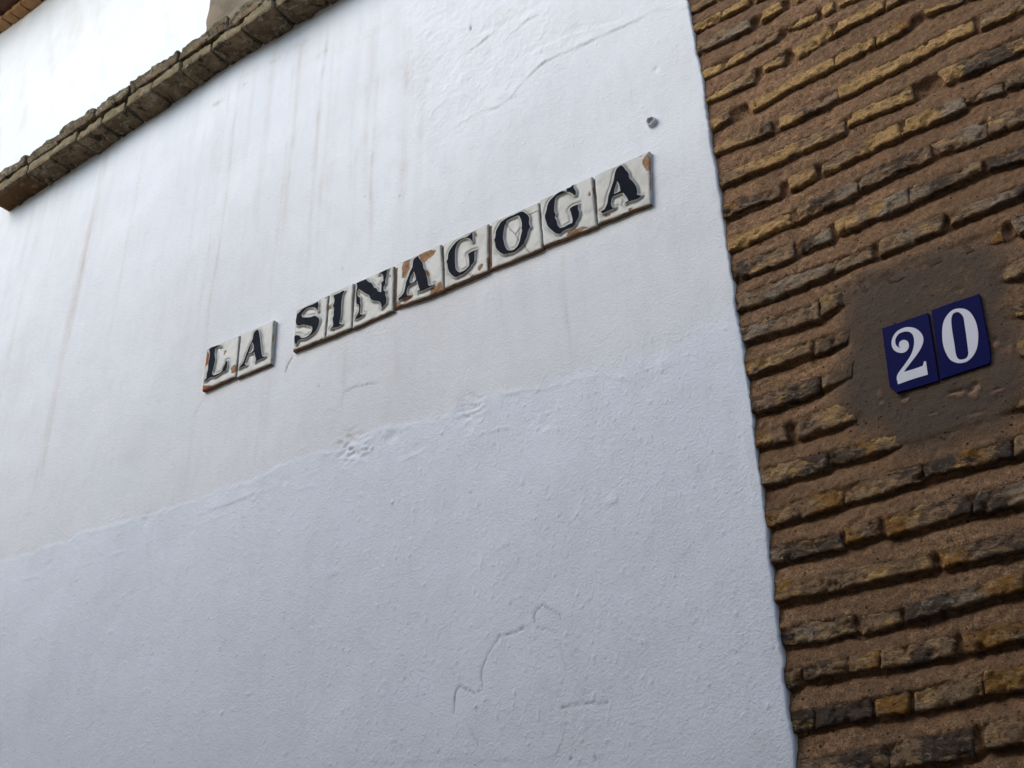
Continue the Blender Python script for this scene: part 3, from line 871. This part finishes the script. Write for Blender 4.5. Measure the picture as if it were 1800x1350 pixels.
pink = np.zeros(GX.shape)
for (cx, cy), rx, rz, a in [((1710, 692), .010, .008, 1), ((1716, 680), .006, .006, 1), ((1675, 692), .008, .004, 1), ((1688, 691), .007, .005, 1), ((1590, 702), .009, .005, .8), ((1545, 690), .005, .009, .4), ((1549, 706), .005, .005, .4),
                            ((1750, 603), .0045, .008, .8), ((1775, 612), .004, .012, .5), ((1638, 728), .009, .003, .5), ((1716, 728), .012, .003, .45), ((1755, 686), .010, .003, .6), ((1685, 512), .007, .005, .45)]:
    c = Ppt((cx, cy)); n_ = 1 + 1.2 * vn(GX, GZ, .006, int(cx))
    g = np.exp(-(((GX - c[0]) / rx) ** 2 + ((GZ - c[1]) / rz) ** 2) * n_)
    pink = np.maximum(pink, a * sstep(.3, .6, g)); DEP -= .003 * g * a
    DEP += .005 * a * np.exp(-(((GX - c[0]) / rx) ** 2 + ((GZ - c[1] - rz * 1.3) / (rz * .7)) ** 2))
VV = np.stack([GX, D + DEP, GZ], -1).reshape(-1, 3)
FF = grid_faces(NX, NZ)
fpm = pm.reshape(-1)[FF].mean(1) > .5


def submesh(V, F, attrs):
    used = np.unique(F); mp = np.zeros(len(V), np.int64); mp[used] = np.arange(len(used))
    return V[used], mp[F], {k: np.asarray(a).reshape(-1)[used] for k, a in attrs.items()}


AT = {'patch': sstep(-.055, .02, sd + .02 * fbm(GX, GZ, .04, 835, 3)), 'pink': pink}
v_, f_, a_ = submesh(VV, FF[~fpm], AT)
mort = under(mesh_np('mortar', v_, f_, M_MO, None, True, a_), bwall)
v_, f_, a_ = submesh(VV, FF[fpm], AT)
cem = under(mesh_np('cement_patch', v_, f_, M_MO, None, True, a_), bwall)
core_b = boxes_mesh('wall_core', [(-.70, 6, D + .05, D + .5, 0, 6.2), (-.70, 6, D + .024, D + .05, 0, zlo + .01), (-.74, 6, D + .024, D + .05, zhi - .01, 6.2), (XR_END - .004, 6, D + .024, D + .05, zlo, zhi)], M_MO)
under(core_b, bwall)

# bricks
n_bricks = 0
pmx = lambda x, z: pm[np.clip(((x + .757) / .003).astype(int), 0, NX - 1), np.clip(((z - zlo) / .003).astype(int), 0, NZ - 1)]
for ci, L in enumerate(bricks):
    for bi, (q, cls) in enumerate(L):
        ln = np.hypot(*(q[1] - q[0])); th = max(.01, (q[0, 1] - q[3, 1] + q[1, 1] - q[2, 1]) / 2)
        fine = q[:, 0].min() < .15 and 1.7 < q[:, 1].mean() < 3.95
        su = .0034 if fine else .012
        nu = max(8, int(ln / su)); nv = max(6, int(th / (su * .95)))
        sd_ = 1000 + ci * 31 + bi * 7
        u = np.linspace(0, 1, nu)[:, None]; v = np.linspace(0, 1, nv)[None, :]     # v 0 bottom .. 1 top
        bx_ = (1 - u) * q[3, 0] + u * q[2, 0]; tx_ = (1 - u) * q[0, 0] + u * q[1, 0]
        bz_ = (1 - u) * q[3, 1] + u * q[2, 1]; tz_ = (1 - u) * q[0, 1] + u * q[1, 1]
        bend = .0035 * fbm(u * ln, u * 0 + sd_ * .37, .12, sd_, 2)
        bz_ = bz_ + bend + .0042 * fbm(u * ln, u * 0, .035, sd_ + 1, 3) + .0028 * vn(u * ln, u * 0, .009, sd_ + 6)
        tz_ = tz_ + bend + .0022 * fbm(u * ln, u * 0, .03, sd_ + 2, 3)
        bxn = bx_ + (tx_ - bx_) * v; bzn = bz_ + (tz_ - bz_) * v
        endj = .004 * fbm(v * th, v * 0 + 3.1, .02, sd_ + 3, 2)
        bxn = bxn + endj * (np.exp(-(u * ln / .012)) + np.exp(-((1 - u) * ln / .012)))
        # rounded rim
        dl = np.minimum(u, 1 - u) * ln; db = v * th; dt = (1 - v) * th
        front = .0022 + random.uniform(-.002, .002)
        tilt = random.uniform(-.003, .003)
        yy = front + tilt * (u - .5) + .0030 * fbm(bxn, bzn, .045, 950, 3) - .0050 * np.abs(fbm(bxn + .3 * bzn, bzn * 1.6, .022, 956, 3)) + .0016 * vn(bxn, bzn, .0070, 955) + .0015
        yy = yy + .003 * np.exp(-(dl / .0015)) + .0012 * np.exp(-(db / .0010)) + .0005 * np.exp(-(dt / .002)) + .0012 * v
        chipn = np.clip(fbm(bxn, bzn, .020, 960, 3) - .16, 0, 1)
        yy = yy + .020 * chipn * (np.exp(-(db / .010)) + np.exp(-(dl / .012)) + .35)
        p_ = pmx(bxn, bzn)
        if cls[0] == 'c' or 'c' in cls:
            yy = yy + .0025
        yy = yy * (1 - p_) + (.011 if 'c' not in cls else .004) * p_
        if cls == 'y' or cls[0] == 'y':
            pass
        X0 = bxn; Z0 = bzn; Y0 = D + yy
        Y0 = np.where(X0 < edge_x(Z0) + .002, np.maximum(Y0, D + .0045), Y0)
        # weights along u
        ks = np.array([WGT[ch] for ch in cls])
        uu = np.clip(u * len(cls) - .5 + 1.1 * fbm(X0, Z0, .03, 970, 3), 0, len(cls) - 1)
        lo_ = np.floor(uu).astype(int); hi_ = np.minimum(lo_ + 1, len(cls) - 1); fr = uu - lo_
        Wt = ks[lo_] * (1 - fr[..., None]) + ks[hi_] * fr[..., None]
        jit = random.uniform(-.06, .06)
        A = {'ochre': Wt[..., 0] + jit, 'rust': Wt[..., 1], 'dark': Wt[..., 2] - jit, 'pale': Wt[..., 3], 'cement': np.maximum(Wt[..., 4], p_),
             'muck': .7 * sstep(-.12, .12, fbm(X0, Z0, .05, 975, 3)) * np.exp(-(dt / .0075) ** 2) + 0 * X0}
        # skirt: 2 rings going back
        per = [(i, 0) for i in range(nu)] + [(nu - 1, j) for j in range(1, nv)] + [(i, nv - 1) for i in range(nu - 2, -1, -1)] + [(0, j) for j in range(nv - 2, 0, -1)]
        pi_ = np.array([a for a, b in per]); pj = np.array([b for a, b in per]); n_ = len(per)
        base = X0.size
        rx = X0[pi_, pj]; rz = Z0[pi_, pj]; ry = Y0[pi_, pj]
        V = [np.stack([X0, Y0, Z0], -1).reshape(-1, 3)]
        for dy in (.008, .034):
            V.append(np.stack([rx, ry + dy, rz], -1))
        idx0 = pi_ * nv + pj
        nxt = np.roll(np.arange(n_), -1)
        F1 = np.stack([idx0, base + np.arange(n_), base + nxt, idx0[nxt]], 1)
        F2 = np.stack([base + np.arange(n_), base + n_ + np.arange(n_), base + n_ + nxt, base + nxt], 1)
        F = np.concatenate([grid_faces(nu, nv), F1, F2])
        AA = {}
        for k, a in A.items():
            e = a[pi_, pj]
            if k == 'muck': AA[k] = np.concatenate([a.ravel(), e * 0 + .25, e * 0 + .8])
            else: AA[k] = np.concatenate([a.ravel(), e, e])
        o = mesh_np('brick', np.concatenate(V), F, M_BR, None, True, AA)
        under(o, bwall)
        n_bricks += 1
print('bricks', n_bricks)


# ------------------------------------------------------------------ polygon plates (letters, numerals)
def smooth_poly(pts, n=3, sharp=50):
    pts = [np.array(p, float) for p in pts]; N = len(pts); out = []
    ang = []
    for i in range(N):
        a = pts[i] - pts[i - 1]; b = pts[(i + 1) % N] - pts[i]
        ang.append(math.degrees(abs(math.atan2(a[0] * b[1] - a[1] * b[0], a @ b))) > sharp)
    for i in range(N):
        p0, p1, p2, p3 = pts[i - 1], pts[i], pts[(i + 1) % N], pts[(i + 2) % N]
        m1 = (p2 - p0) / 2 if not ang[i] else (p2 - p1); m2 = (p3 - p1) / 2 if not ang[(i + 1) % N] else (p2 - p1)
        for k in range(n):
            t = k / n
            out.append((2 * t ** 3 - 3 * t ** 2 + 1) * p1 + (t ** 3 - 2 * t ** 2 + t) * m1 + (-2 * t ** 3 + 3 * t ** 2) * p2 + (t ** 3 - t ** 2) * m2)
    return out


def plate(name, loops, yfront, thick, mat, parent, bevel=.0006):
    """loops: lists of (x,z); solid plate with a bevelled front"""
    L3 = [[Vector((p[0], p[1], 0)) for p in lp] for lp in loops]
    tris = tessellate_polygon(L3)
    flat_ = [p for lp in loops for p in lp]
    N = len(flat_)
    ins_ = []
    for li, lp in enumerate(loops):
        A = np.array(lp); n = len(A)
        area = .5 * np.sum(A[:, 0] * np.roll(A[:, 1], -1) - np.roll(A[:, 0], -1) * A[:, 1])
        s = 1 if area > 0 else -1
        if li > 0: s = -s
        t = np.roll(A, -1, 0) - np.roll(A, 1, 0); t /= (np.linalg.norm(t, axis=1, keepdims=True) + 1e-12)
        nrm = np.stack([-t[:, 1], t[:, 0]], 1) * s
        ins_.append(A + nrm * bevel)
    I_ = np.concatenate(ins_)
    fl = np.array(flat_)
    V = np.concatenate([np.stack([I_[:, 0], np.full(N, yfront), I_[:, 1]], 1), np.stack([fl[:, 0], np.full(N, yfront + bevel), fl[:, 1]], 1), np.stack([fl[:, 0], np.full(N, yfront + thick), fl[:, 1]], 1)])
    T = []
    for a, b, c in tris:
        pa, pb, pc = I_[a], I_[b], I_[c]
        ar = (pb[0] - pa[0]) * (pc[1] - pa[1]) - (pc[0] - pa[0]) * (pb[1] - pa[1])
        T.append((a, b, c) if ar > 0 else (a, c, b))
    Q = []; off = 0
    for lp in loops:
        n = len(lp)
        A = np.array(lp); area = .5 * np.sum(A[:, 0] * np.roll(A[:, 1], -1) - np.roll(A[:, 0], -1) * A[:, 1])
        for i in range(n):
            j = (i + 1) % n
            for r in (0, 1):
                a, b, c, d = r * N + off + i, r * N + off + j, (r + 1) * N + off + j, (r + 1) * N + off + i
                Q.append((a, d, c, b) if area > 0 else (a, b, c, d))
        off += n
    o = mesh_np(name, V, [np.array(T), np.array(Q)], mat, None, False)
    return under(o, parent)


# ------------------------------------------------------------------ ceramic street sign
sign = empty('street_name_sign', tuple(P(750, 520)))
tag(sign, 'worn white ceramic tiles with raised navy letters spelling LA SINAGOGA on the white wall', 'sign')
bpy.context.view_layer.update()
YT = D - .015
TILES = [
    dict(o=(345, 555), s=9., q=[(160, 525), (683, 305), (618, 962), (82, 1190)],
         L=[(225, 505), (300, 480), (330, 470), (375, 465), (385, 490), (340, 485), (300, 520), (290, 600), (300, 690), (285, 760), (270, 830), (250, 900), (265, 940), (300, 935), (360, 910), (410, 870), (420, 830), (450, 770), (470, 715), (490, 720), (490, 790), (465, 870), (420, 885), (370, 920), (300, 965), (220, 975), (160, 1025), (115, 1035), (160, 985), (165, 920), (185, 850), (190, 740), (205, 680), (215, 600), (205, 540)], H=[],
         C=[[(165, 570), (205, 600), (185, 700), (175, 760), (130, 840), (130, 700), (150, 590)], [(85, 1035), (118, 1105), (240, 1105), (250, 1150), (60, 1220)], [(550, 830), (600, 780), (640, 780), (620, 900), (560, 915)], [(420, 400), (490, 375), (470, 410)], [(430, 630), (445, 560), (485, 545), (465, 580)], [(190, 520), (300, 460), (290, 480), (200, 545)]], red=[0, 1]),
    dict(o=(345, 555), s=9., q=[(698, 300), (1222, 68), (1180, 758), (633, 985)],
         L=[(965, 215), (988, 245), (1010, 380), (1025, 520), (1045, 635), (1085, 645), (1060, 668), (1000, 690), (930, 730), (945, 690), (930, 630), (915, 575), (880, 595), (815, 615), (790, 690), (765, 760), (790, 785), (740, 800), (670, 835), (700, 790), (745, 730), (790, 610), (840, 480), (890, 370), (905, 290), (930, 245)],
         H=[[(885, 420), (905, 460), (910, 520), (895, 560), (865, 585), (825, 595), (850, 520), (870, 450)]], C=[]),
    dict(o=(505, 485), s=9., q=[(145, 540), (645, 298), (592, 985), (80, 1190)],
         L=[(480, 405), (495, 450), (485, 500), (490, 560), (470, 530), (430, 500), (380, 495), (310, 510), (260, 560), (225, 610), (240, 650), (300, 655), (370, 650), (430, 630), (480, 650), (505, 690), (495, 770), (460, 850), (420, 900), (340, 960), (270, 995), (200, 1000), (165, 1030), (140, 1085), (115, 1050), (110, 960), (140, 935), (190, 945), (225, 980), (290, 970), (350, 925), (385, 880), (395, 820), (370, 795), (310, 780), (240, 770), (180, 785), (140, 760), (135, 700), (155, 610), (200, 560), (250, 515), (330, 475), (400, 450)], H=[],
         C=[[(60, 1170), (180, 1130), (200, 1150), (150, 1230), (60, 1230)], [(140, 530), (320, 430), (325, 440), (160, 555)], [(595, 350), (630, 325), (630, 345), (605, 365)], [(330, 1110), (410, 1050), (410, 1090), (340, 1140)], [(265, 800), (300, 795), (290, 830)]]),
    dict(o=(505, 485), s=9., q=[(662, 285), (1042, 112), (1010, 828), (606, 988)],
         L=[(735, 305), (790, 280), (830, 265), (875, 235), (905, 240), (880, 290), (865, 350), (855, 420), (850, 500), (850, 560), (845, 640), (830, 700), (820, 750), (860, 765), (810, 800), (740, 820), (680, 835), (720, 795), (725, 750), (715, 680), (735, 620), (730, 570), (740, 520), (720, 470), (740, 420), (745, 360), (730, 325)], H=[],
         C=[[(635, 480), (690, 460), (695, 515), (640, 550)], [(635, 385), (665, 380), (660, 430)], [(850, 680), (870, 670), (855, 710)], [(700, 860), (770, 830), (740, 880)]]),
    dict(o=(610, 440), s=9., q=[(128, 505), (738, 245), (722, 955), (75, 1240)],
         L=[(150, 520), (210, 490), (300, 455), (335, 495), (390, 520), (425, 580), (465, 600), (490, 645), (540, 660), (545, 560), (540, 510), (575, 480), (570, 400), (540, 370), (500, 380), (540, 345), (610, 310), (650, 295), (630, 340), (625, 400), (605, 470), (605, 530), (580, 570), (580, 640), (610, 650), (605, 700), (625, 760), (615, 840), (580, 880), (545, 915), (540, 860), (510, 810), (430, 795), (380, 775), (345, 710), (290, 680), (230, 640), (185, 610), (165, 640), (170, 720), (205, 750), (205, 830), (215, 870), (205, 950), (205, 1010), (255, 1015), (230, 1045), (170, 1080), (125, 1085), (150, 1030), (180, 980), (190, 920), (180, 860), (150, 840), (145, 760), (145, 660), (160, 580)], H=[],
         C=[[(335, 1115), (410, 1070), (432, 1092), (350, 1150)], [(640, 350), (700, 420), (690, 425), (635, 365)]]),
    dict(o=(685, 420), s=10.8, q=[(140, 470), (965, 95), (1028, 975), (118, 1300)],
         L=[(540, 320), (560, 370), (620, 450), (640, 540), (680, 640), (715, 750), (730, 860), (760, 885), (820, 865), (800, 900), (700, 945), (620, 980), (530, 1000), (525, 985), (570, 965), (555, 920), (540, 870), (520, 790), (470, 830), (380, 875), (340, 920), (320, 1000), (325, 1065), (370, 1080), (250, 1130), (175, 1165), (160, 1130), (210, 1090), (270, 1010), (300, 880), (310, 820), (350, 720), (390, 610), (430, 530), (440, 430), (470, 370)],
         H=[[(460, 620), (480, 680), (500, 770), (450, 820), (385, 840), (380, 780), (410, 690)]],
         C=[[(965, 800), (1050, 960), (760, 1100), (780, 950), (880, 890)], [(100, 1180), (240, 1240), (300, 1290), (100, 1360)], [(230, 540), (290, 390), (430, 320), (380, 430), (380, 560), (290, 740), (230, 740), (240, 620)], [(560, 290), (790, 155), (790, 220), (860, 210), (880, 220), (820, 310), (640, 460), (590, 400)], [(660, 590), (710, 600), (760, 660), (745, 720), (700, 670)], [(240, 1160), (330, 1090), (440, 1050), (430, 1110), (280, 1220)], [(520, 1055), (550, 1060), (540, 1080)]]),
    dict(o=(770, 385), s=10.8, q=[(95, 468), (950, 85), (945, 985), (120, 1330)],
         L=[(650, 245), (655, 340), (660, 435), (640, 415), (610, 380), (560, 360), (500, 370), (430, 400), (380, 450), (340, 530), (325, 600), (320, 700), (320, 780), (325, 860), (335, 940), (370, 990), (410, 1015), (450, 995), (510, 965), (560, 920), (590, 880), (590, 800), (580, 700), (560, 665), (620, 625), (700, 590), (690, 640), (690, 720), (685, 800), (640, 860), (600, 920), (540, 985), (470, 1045), (410, 1070), (340, 1100), (270, 1070), (205, 990), (180, 900), (175, 850), (155, 810), (185, 750), (195, 650), (240, 560), (300, 480), (370, 410), (450, 365), (530, 345), (590, 300)], H=[],
         C=[[(760, 900), (830, 850), (860, 870), (800, 980), (765, 970)], [(510, 300), (590, 220), (650, 190), (600, 270)], [(700, 240), (740, 290), (750, 350), (690, 310)], [(580, 1140), (640, 1070), (730, 1050), (745, 1100), (560, 1190)], [(920, 720), (1000, 760), (1020, 880), (940, 1000)], [(555, 1040), (630, 1030), (600, 1065)]]),
    dict(o=(855, 345), s=10.305, q=[(85, 470), (945, 98), (1008, 945), (88, 1320)],
         L=[(640, 275), (700, 300), (750, 340), (775, 400), (770, 480), (795, 560), (760, 610), (740, 700), (700, 800), (650, 880), (570, 960), (490, 1015), (400, 1035), (320, 1050), (240, 1010), (170, 930), (155, 840), (135, 790), (160, 740), (170, 640), (200, 570), (260, 470), (340, 410), (420, 365), (500, 335), (570, 300)],
         H=[[(580, 345), (615, 400), (640, 490), (635, 580), (645, 620), (620, 720), (605, 800), (560, 900), (500, 960), (440, 980), (380, 970), (340, 910), (310, 800), (300, 740), (310, 640), (330, 540), (370, 440), (440, 400), (510, 370)]],
         C=[[(60, 1180), (100, 1200), (100, 1260), (60, 1260)]], K=[[(370, 500), (430, 590), (530, 690), (590, 800)], [(530, 690), (620, 560)], [(680, 850), (720, 960), (800, 1040), (820, 1110)], [(770, 340), (860, 295), (940, 265)]]),
    dict(o=(940, 300), s=9.64, q=[(78, 500), (965, 92), (1048, 935), (140, 1285)],
         L=[(650, 235), (660, 290), (695, 350), (695, 415), (670, 415), (630, 385), (590, 365), (540, 355), (480, 380), (400, 415), (350, 470), (335, 560), (330, 680), (355, 740), (340, 790), (370, 850), (385, 920), (430, 970), (500, 950), (570, 910), (630, 885), (640, 830), (625, 760), (610, 700), (590, 650), (640, 605), (735, 570), (730, 640), (750, 700), (740, 790), (700, 860), (680, 910), (620, 965), (540, 990), (470, 1030), (430, 1070), (370, 1065), (300, 1020), (220, 940), (190, 860), (170, 770), (195, 680), (210, 600), (250, 510), (330, 430), (380, 385), (460, 345), (530, 355), (545, 300), (600, 280)], H=[],
         C=[[(905, 410), (930, 350), (960, 400), (940, 435)], [(560, 1040), (800, 950), (900, 960), (620, 1100), (540, 1110)]]),
    dict(o=(1035, 255), s=9., q=[(88, 480), (952, 88), (985, 925), (140, 1250)],
         L=[(505, 320), (545, 340), (580, 390), (625, 440), (640, 520), (690, 570), (740, 640), (765, 720), (760, 780), (830, 800), (790, 835), (740, 860), (640, 890), (590, 920), (570, 905), (625, 880), (600, 830), (545, 755), (500, 765), (400, 805), (365, 840), (350, 920), (365, 980), (410, 990), (350, 1020), (260, 1060), (215, 1080), (185, 1050), (250, 1010), (290, 920), (310, 800), (350, 680), (390, 560), (415, 430), (450, 360)],
         H=[[(450, 570), (480, 630), (500, 725), (440, 755), (400, 770), (410, 690)]],
         C=[[(880, 190), (930, 140), (960, 200), (985, 390), (920, 410), (850, 300), (850, 250)], [(770, 145), (850, 110), (840, 170), (810, 190)], [(620, 1000), (700, 990), (640, 1050)], [(240, 1100), (340, 1075), (330, 1120), (260, 1140)]]),
]


def px2(t, p, y=YT):
    return P(t['o'][0] + p[0] / t['s'], t['o'][1] + p[1] / t['s'], y)[[0, 2]]


LET = 'LASINAGOGA'
beds = []
for ti, t in enumerate(TILES):
    q = np.array([px2(t, p) for p in t['q']])        # TL TR BR BL
    beds.append(q)
    YL = YT - .0032
    loops = [smooth_poly([px2(t, p, YL) for p in t['L']], 3, 48)] + [smooth_poly([px2(t, p, YL) for p in h], 3, 48) for h in t['H']]
    nu = max(30, int(np.hypot(*(q[1] - q[0])) / .0012)); nv = int(np.hypot(*(q[0] - q[3])) / .0012)
    u = np.linspace(0, 1, nu)[:, None]; v = np.linspace(0, 1, nv)[None, :]
    X = (1 - v) * ((1 - u) * q[3, 0] + u * q[2, 0]) + v * ((1 - u) * q[0, 0] + u * q[1, 0])
    Z = (1 - v) * ((1 - u) * q[3, 1] + u * q[2, 1]) + v * ((1 - u) * q[0, 1] + u * q[1, 1])
    # wobbly outline
    sd0 = 2000 + ti * 40
    wl = np.hypot(*(q[1] - q[0])); hl = np.hypot(*(q[0] - q[3]))
    de = np.minimum(np.minimum(u, 1 - u) * wl + 0 * v, np.minimum(v, 1 - v) * hl + 0 * u)
    em = np.exp(-de / .006)
    X = X + em * .0022 * fbm(X, Z, .02, sd0, 2); Z = Z + em * .0022 * fbm(X, Z, .02, sd0 + 3, 2)
    d = np.full(X.shape, 1e9)
    ins_ = np.zeros(X.shape, bool)
    for lp in loops:
        dd, _ = segdist(X, Z, lp[::1], True); d = np.minimum(d, dd); ins_ ^= inside(X, Z, lp)
    sdist = np.where(ins_, 0, d)
    relief = 1 - sstep(.0004, .0050, sdist)
    und = .0010 * fbm(X, Z, .03, sd0 + 9, 2) + .0003 * vn(X, Z, .010, sd0 + 10)
    far = sstep(.0, .006, sdist)
    h = .0030 * relief + und * far - .0012 * np.exp(-((sdist - .008) / .0035) ** 2) * far
    rim = np.exp(-(np.maximum(de - .0005, 0) / .0022))
    h = h * (1 - np.exp(-de / .003)) - .0035 * np.exp(-(de / .0016))
    chip = np.zeros(X.shape); red = np.zeros(X.shape); crack = np.zeros(X.shape)
    for k, cpoly in enumerate(t['C']):
        pp = [px2(t, p) for p in cpoly]
        dd, _ = segdist(X, Z, pp, True); ii = inside(X, Z, pp)
        s_ = np.where(ii, dd, -dd) + .0018 * vn(X, Z, .004, 60 + k)
        m = sstep(-.0010, .0010, s_)
        chip = np.maximum(chip, m)
        if k in t.get('red', []): red = np.maximum(red, m)
    for kr in t.get('K', []):
        pp = [px2(t, p) for p in kr]
        dd, _ = segdist(X + .002 * vn(X, Z, .01, 5), Z, pp); m = np.exp(-(dd / .0009) ** 2)
        crack = np.maximum(crack, m); h -= .0012 * m
    botw = sstep(.06, .0, v + 0 * u)
    dside = np.minimum(u, 1 - u) * wl + 0 * v; dbot = v * hl + 0 * u
    edge_ch = sstep(.0022, .0006, dbot) * .9 + sstep(.002, .0006, dside) * (.25 + .7 * vn(X, Z, .02, sd0 + 18)) + .6 * sstep(.45, .1, de / .010) * np.clip(vn(X, Z, .012, sd0 + 20) * 2, 0, 1)
    edge_ch = np.maximum(edge_ch, botw * sstep(.1, .35, vn(X, Z * .3, .014, sd0 + 21)) * sstep(.008, .002, v * hl + 0 * u))
    chip_a = np.maximum(chip, edge_ch * (1 - .0))
    h -= .0009 * chip * (1 - relief * .8)
    Y = YT - h
    per = [(i, 0) for i in range(nu)] + [(nu - 1, j) for j in range(1, nv)] + [(i, nv - 1) for i in range(nu - 2, -1, -1)] + [(0, j) for j in range(nv - 2, 0, -1)]
    pi_ = np.array([a for a, b in per]); pj = np.array([b for a, b in per]); n_ = len(per); base = X.size
    Vr = [np.stack([X, Y, Z], -1).reshape(-1, 3)]
    for dy in (.003, .016): Vr.append(np.stack([X[pi_, pj], Y[pi_, pj] + dy, Z[pi_, pj]], -1))
    idx0 = pi_ * nv + pj; nxt = np.roll(np.arange(n_), -1); ar = np.arange(n_)
    F = np.concatenate([grid_faces(nu, nv), np.stack([idx0, base + ar, base + nxt, idx0[nxt]], 1), np.stack([base + ar, base + n_ + ar, base + n_ + nxt, base + nxt], 1)])
    ex2 = lambda a, v1, v2: np.concatenate([np.asarray(a).ravel(), np.full(n_, v1), np.full(n_, v2)])
    pool = np.exp(-((sdist - .007) / .0035) ** 2) * far * np.clip(.5 + 2 * vn(X, Z, .02, sd0 + 30), 0, 1)
    tile = mesh_np('letter_tile', np.concatenate(Vr), F, M_GL, None, True,
                   {'chip': np.concatenate([chip_a.ravel(), np.where(pj == 0, 1., np.where((pi_ == 0) | (pi_ == nu - 1), .25, .1)), np.where(pj == 0, 1., .3)]), 'redchip': ex2(red, .2, 0), 'crack': ex2(crack, 0, 0), 'dirty': ex2(botw * .4, .5, .9), 'pool': ex2(pool, 0, 0)})
    tile['label'] = 'ceramic tile with the raised letter ' + LET[ti]
    under(tile, sign)
    bpy.context.view_layer.update()
    plate('letter', loops, YL - .0006, .0016, M_LE, tile, .0007)
# grout beds
for grp in (beds[:2], beds[2:]):
    V = []; F = []
    top = [grp[0][0]] + [g[1] for g in grp]; bot = [grp[0][3]] + [g[2] for g in grp]
    pts_t = []; pts_b = []
    for k, g in enumerate(grp):
        pts_t += [g[0], g[1]]; pts_b += [g[3], g[2]]
    pts_t = np.array(pts_t); pts_b = np.array(pts_b)
    xs_t = np.linspace(pts_t[0, 0] + .002, pts_t[-1, 0] - .002, 60 * len(grp)); zt = np.interp(xs_t, pts_t[:, 0], pts_t[:, 1]) - .002
    xs_b = np.linspace(pts_b[0, 0] + .002, pts_b[-1, 0] - .002, 60 * len(grp)); zb = np.interp(xs_b, pts_b[:, 0], pts_b[:, 1]) - .001 + .003 * vn(xs_b, xs_b * 0, .012, 3)
    n = len(xs_t); m = 30
    v = np.linspace(0, 1, m)[None, :]
    Xb = xs_b[:, None] * (1 - v) + xs_t[:, None] * v; Zb = zb[:, None] * (1 - v) + zt[:, None] * v
    Yb = D - .0085 - .003 * fbm(Xb, Zb, .02, 77, 2)
    Yb[0] = D + .006; Yb[-1] = D + .006; Yb[:, 0] = D + .006; Yb[:, -1] = D + .006
    under(mesh_np('grout_bed', np.stack([Xb, Yb, Zb], -1).reshape(-1, 3), grid_faces(n, m), M_GROUT), sign)

# ------------------------------------------------------------------ house number
num = empty('house_number', tuple(P(1645, 605)))
tag(num, 'dark blue number tiles reading 20 in white, set in a cement patch among bricks', 'sign')
bpy.context.view_layer.update()
N9 = dict(o=(1535, 500), s=6.43)
YN = D - .0012
q2 = [px2(N9, p, YN) for p in [(97, 497), (360, 405), (618, 318), (682, 700), (742, 1088), (500, 1160), (265, 1225), (225, 1190), (183, 1150), (140, 820)]]
q0 = [px2(N9, p, YN) for p in [(655, 290), (930, 190), (1190, 105), (1203, 112), (1260, 420), (1320, 740), (1325, 860), (1318, 885), (1298, 900), (1030, 985), (760, 1072), (708, 690)]]
for nm, q, lps in [('two', q2, [[(270, 1030), (360, 900), (430, 790), (460, 690), (460, 610), (440, 560), (400, 535), (350, 535), (290, 560), (255, 610), (250, 660), (270, 700), (305, 720), (290, 690), (300, 650), (340, 628), (385, 640), (403, 680), (395, 730), (360, 765), (310, 775), (250, 755), (215, 710), (208, 650), (225, 590), (270, 530), (340, 493), (400, 483), (470, 495), (530, 535), (562, 590), (565, 650), (540, 720), (490, 800), (420, 890), (345, 990), (480, 950), (560, 920), (575, 870), (597, 870), (605, 930), (618, 1020), (450, 1070), (280, 1130)]]),
                   ('zero', q0, [[(970, 272), (1040, 280), (1100, 320), (1150, 400), (1180, 500), (1187, 600), (1175, 710), (1135, 800), (1070, 865), (1000, 888), (940, 885), (870, 850), (820, 770), (790, 680), (780, 580), (785, 470), (810, 390), (860, 320), (910, 285)],
                                 [(955, 310), (990, 330), (1020, 375), (1035, 460), (1055, 600), (1070, 720), (1075, 790), (1050, 835), (1000, 850), (960, 840), (935, 790), (920, 690), (900, 570), (885, 460), (885, 380), (905, 330)]])]:
    tl = plate('number_tile', [q], YN, .012, M_BLUE, num, .0010)
    tl['label'] = 'dark blue tile with a white ' + nm
    bpy.context.view_layer.update()
    plate('numeral', [smooth_poly([px2(N9, p, YN) for p in lp], 4, 55) for lp in lps], YN - .0005, .0006, M_WHITE, tl, .0001)

# ------------------------------------------------------------------ house across the street (behind the camera)
opp = empty('house_across_the_street', (0, -1.4, 0))
tag(opp, 'cream rendered house across the narrow street, behind the viewer', 'house')
bpy.context.view_layer.update()
under(boxes_mesh('wall', [(-12, 9, -6, -1.4, 0, 4.8)], M_OPP), opp)
under(boxes_mesh('roof', [(-12.2, 9.2, -6.2, -1.2, 4.82, 4.95)], M_EAVED), opp)
for wx in (-1.6, 1.2, 4.0):
    w_ = under(boxes_mesh('window', [(wx - .5, wx + .5, -1.44, -1.37, 3.1, 3.16), (wx - .5, wx + .5, -1.44, -1.37, 4.5, 4.56), (wx - .5, wx - .44, -1.44, -1.37, 3.163, 4.497), (wx + .44, wx + .5, -1.44, -1.37, 3.163, 4.497), (wx - .03, wx + .03, -1.44, -1.372, 3.163, 4.497)], M_WOOD), opp)
    bpy.context.view_layer.update()
    under(boxes_mesh('pane', [(wx - .44, wx - .03, -1.42, -1.385, 3.163, 4.497), (wx + .03, wx + .44, -1.42, -1.385, 3.163, 4.497)], M_GLASS), w_)
under(boxes_mesh('door', [(-.4, .6, -1.43, -1.36, 0, 2.1)], M_WOOD), opp)
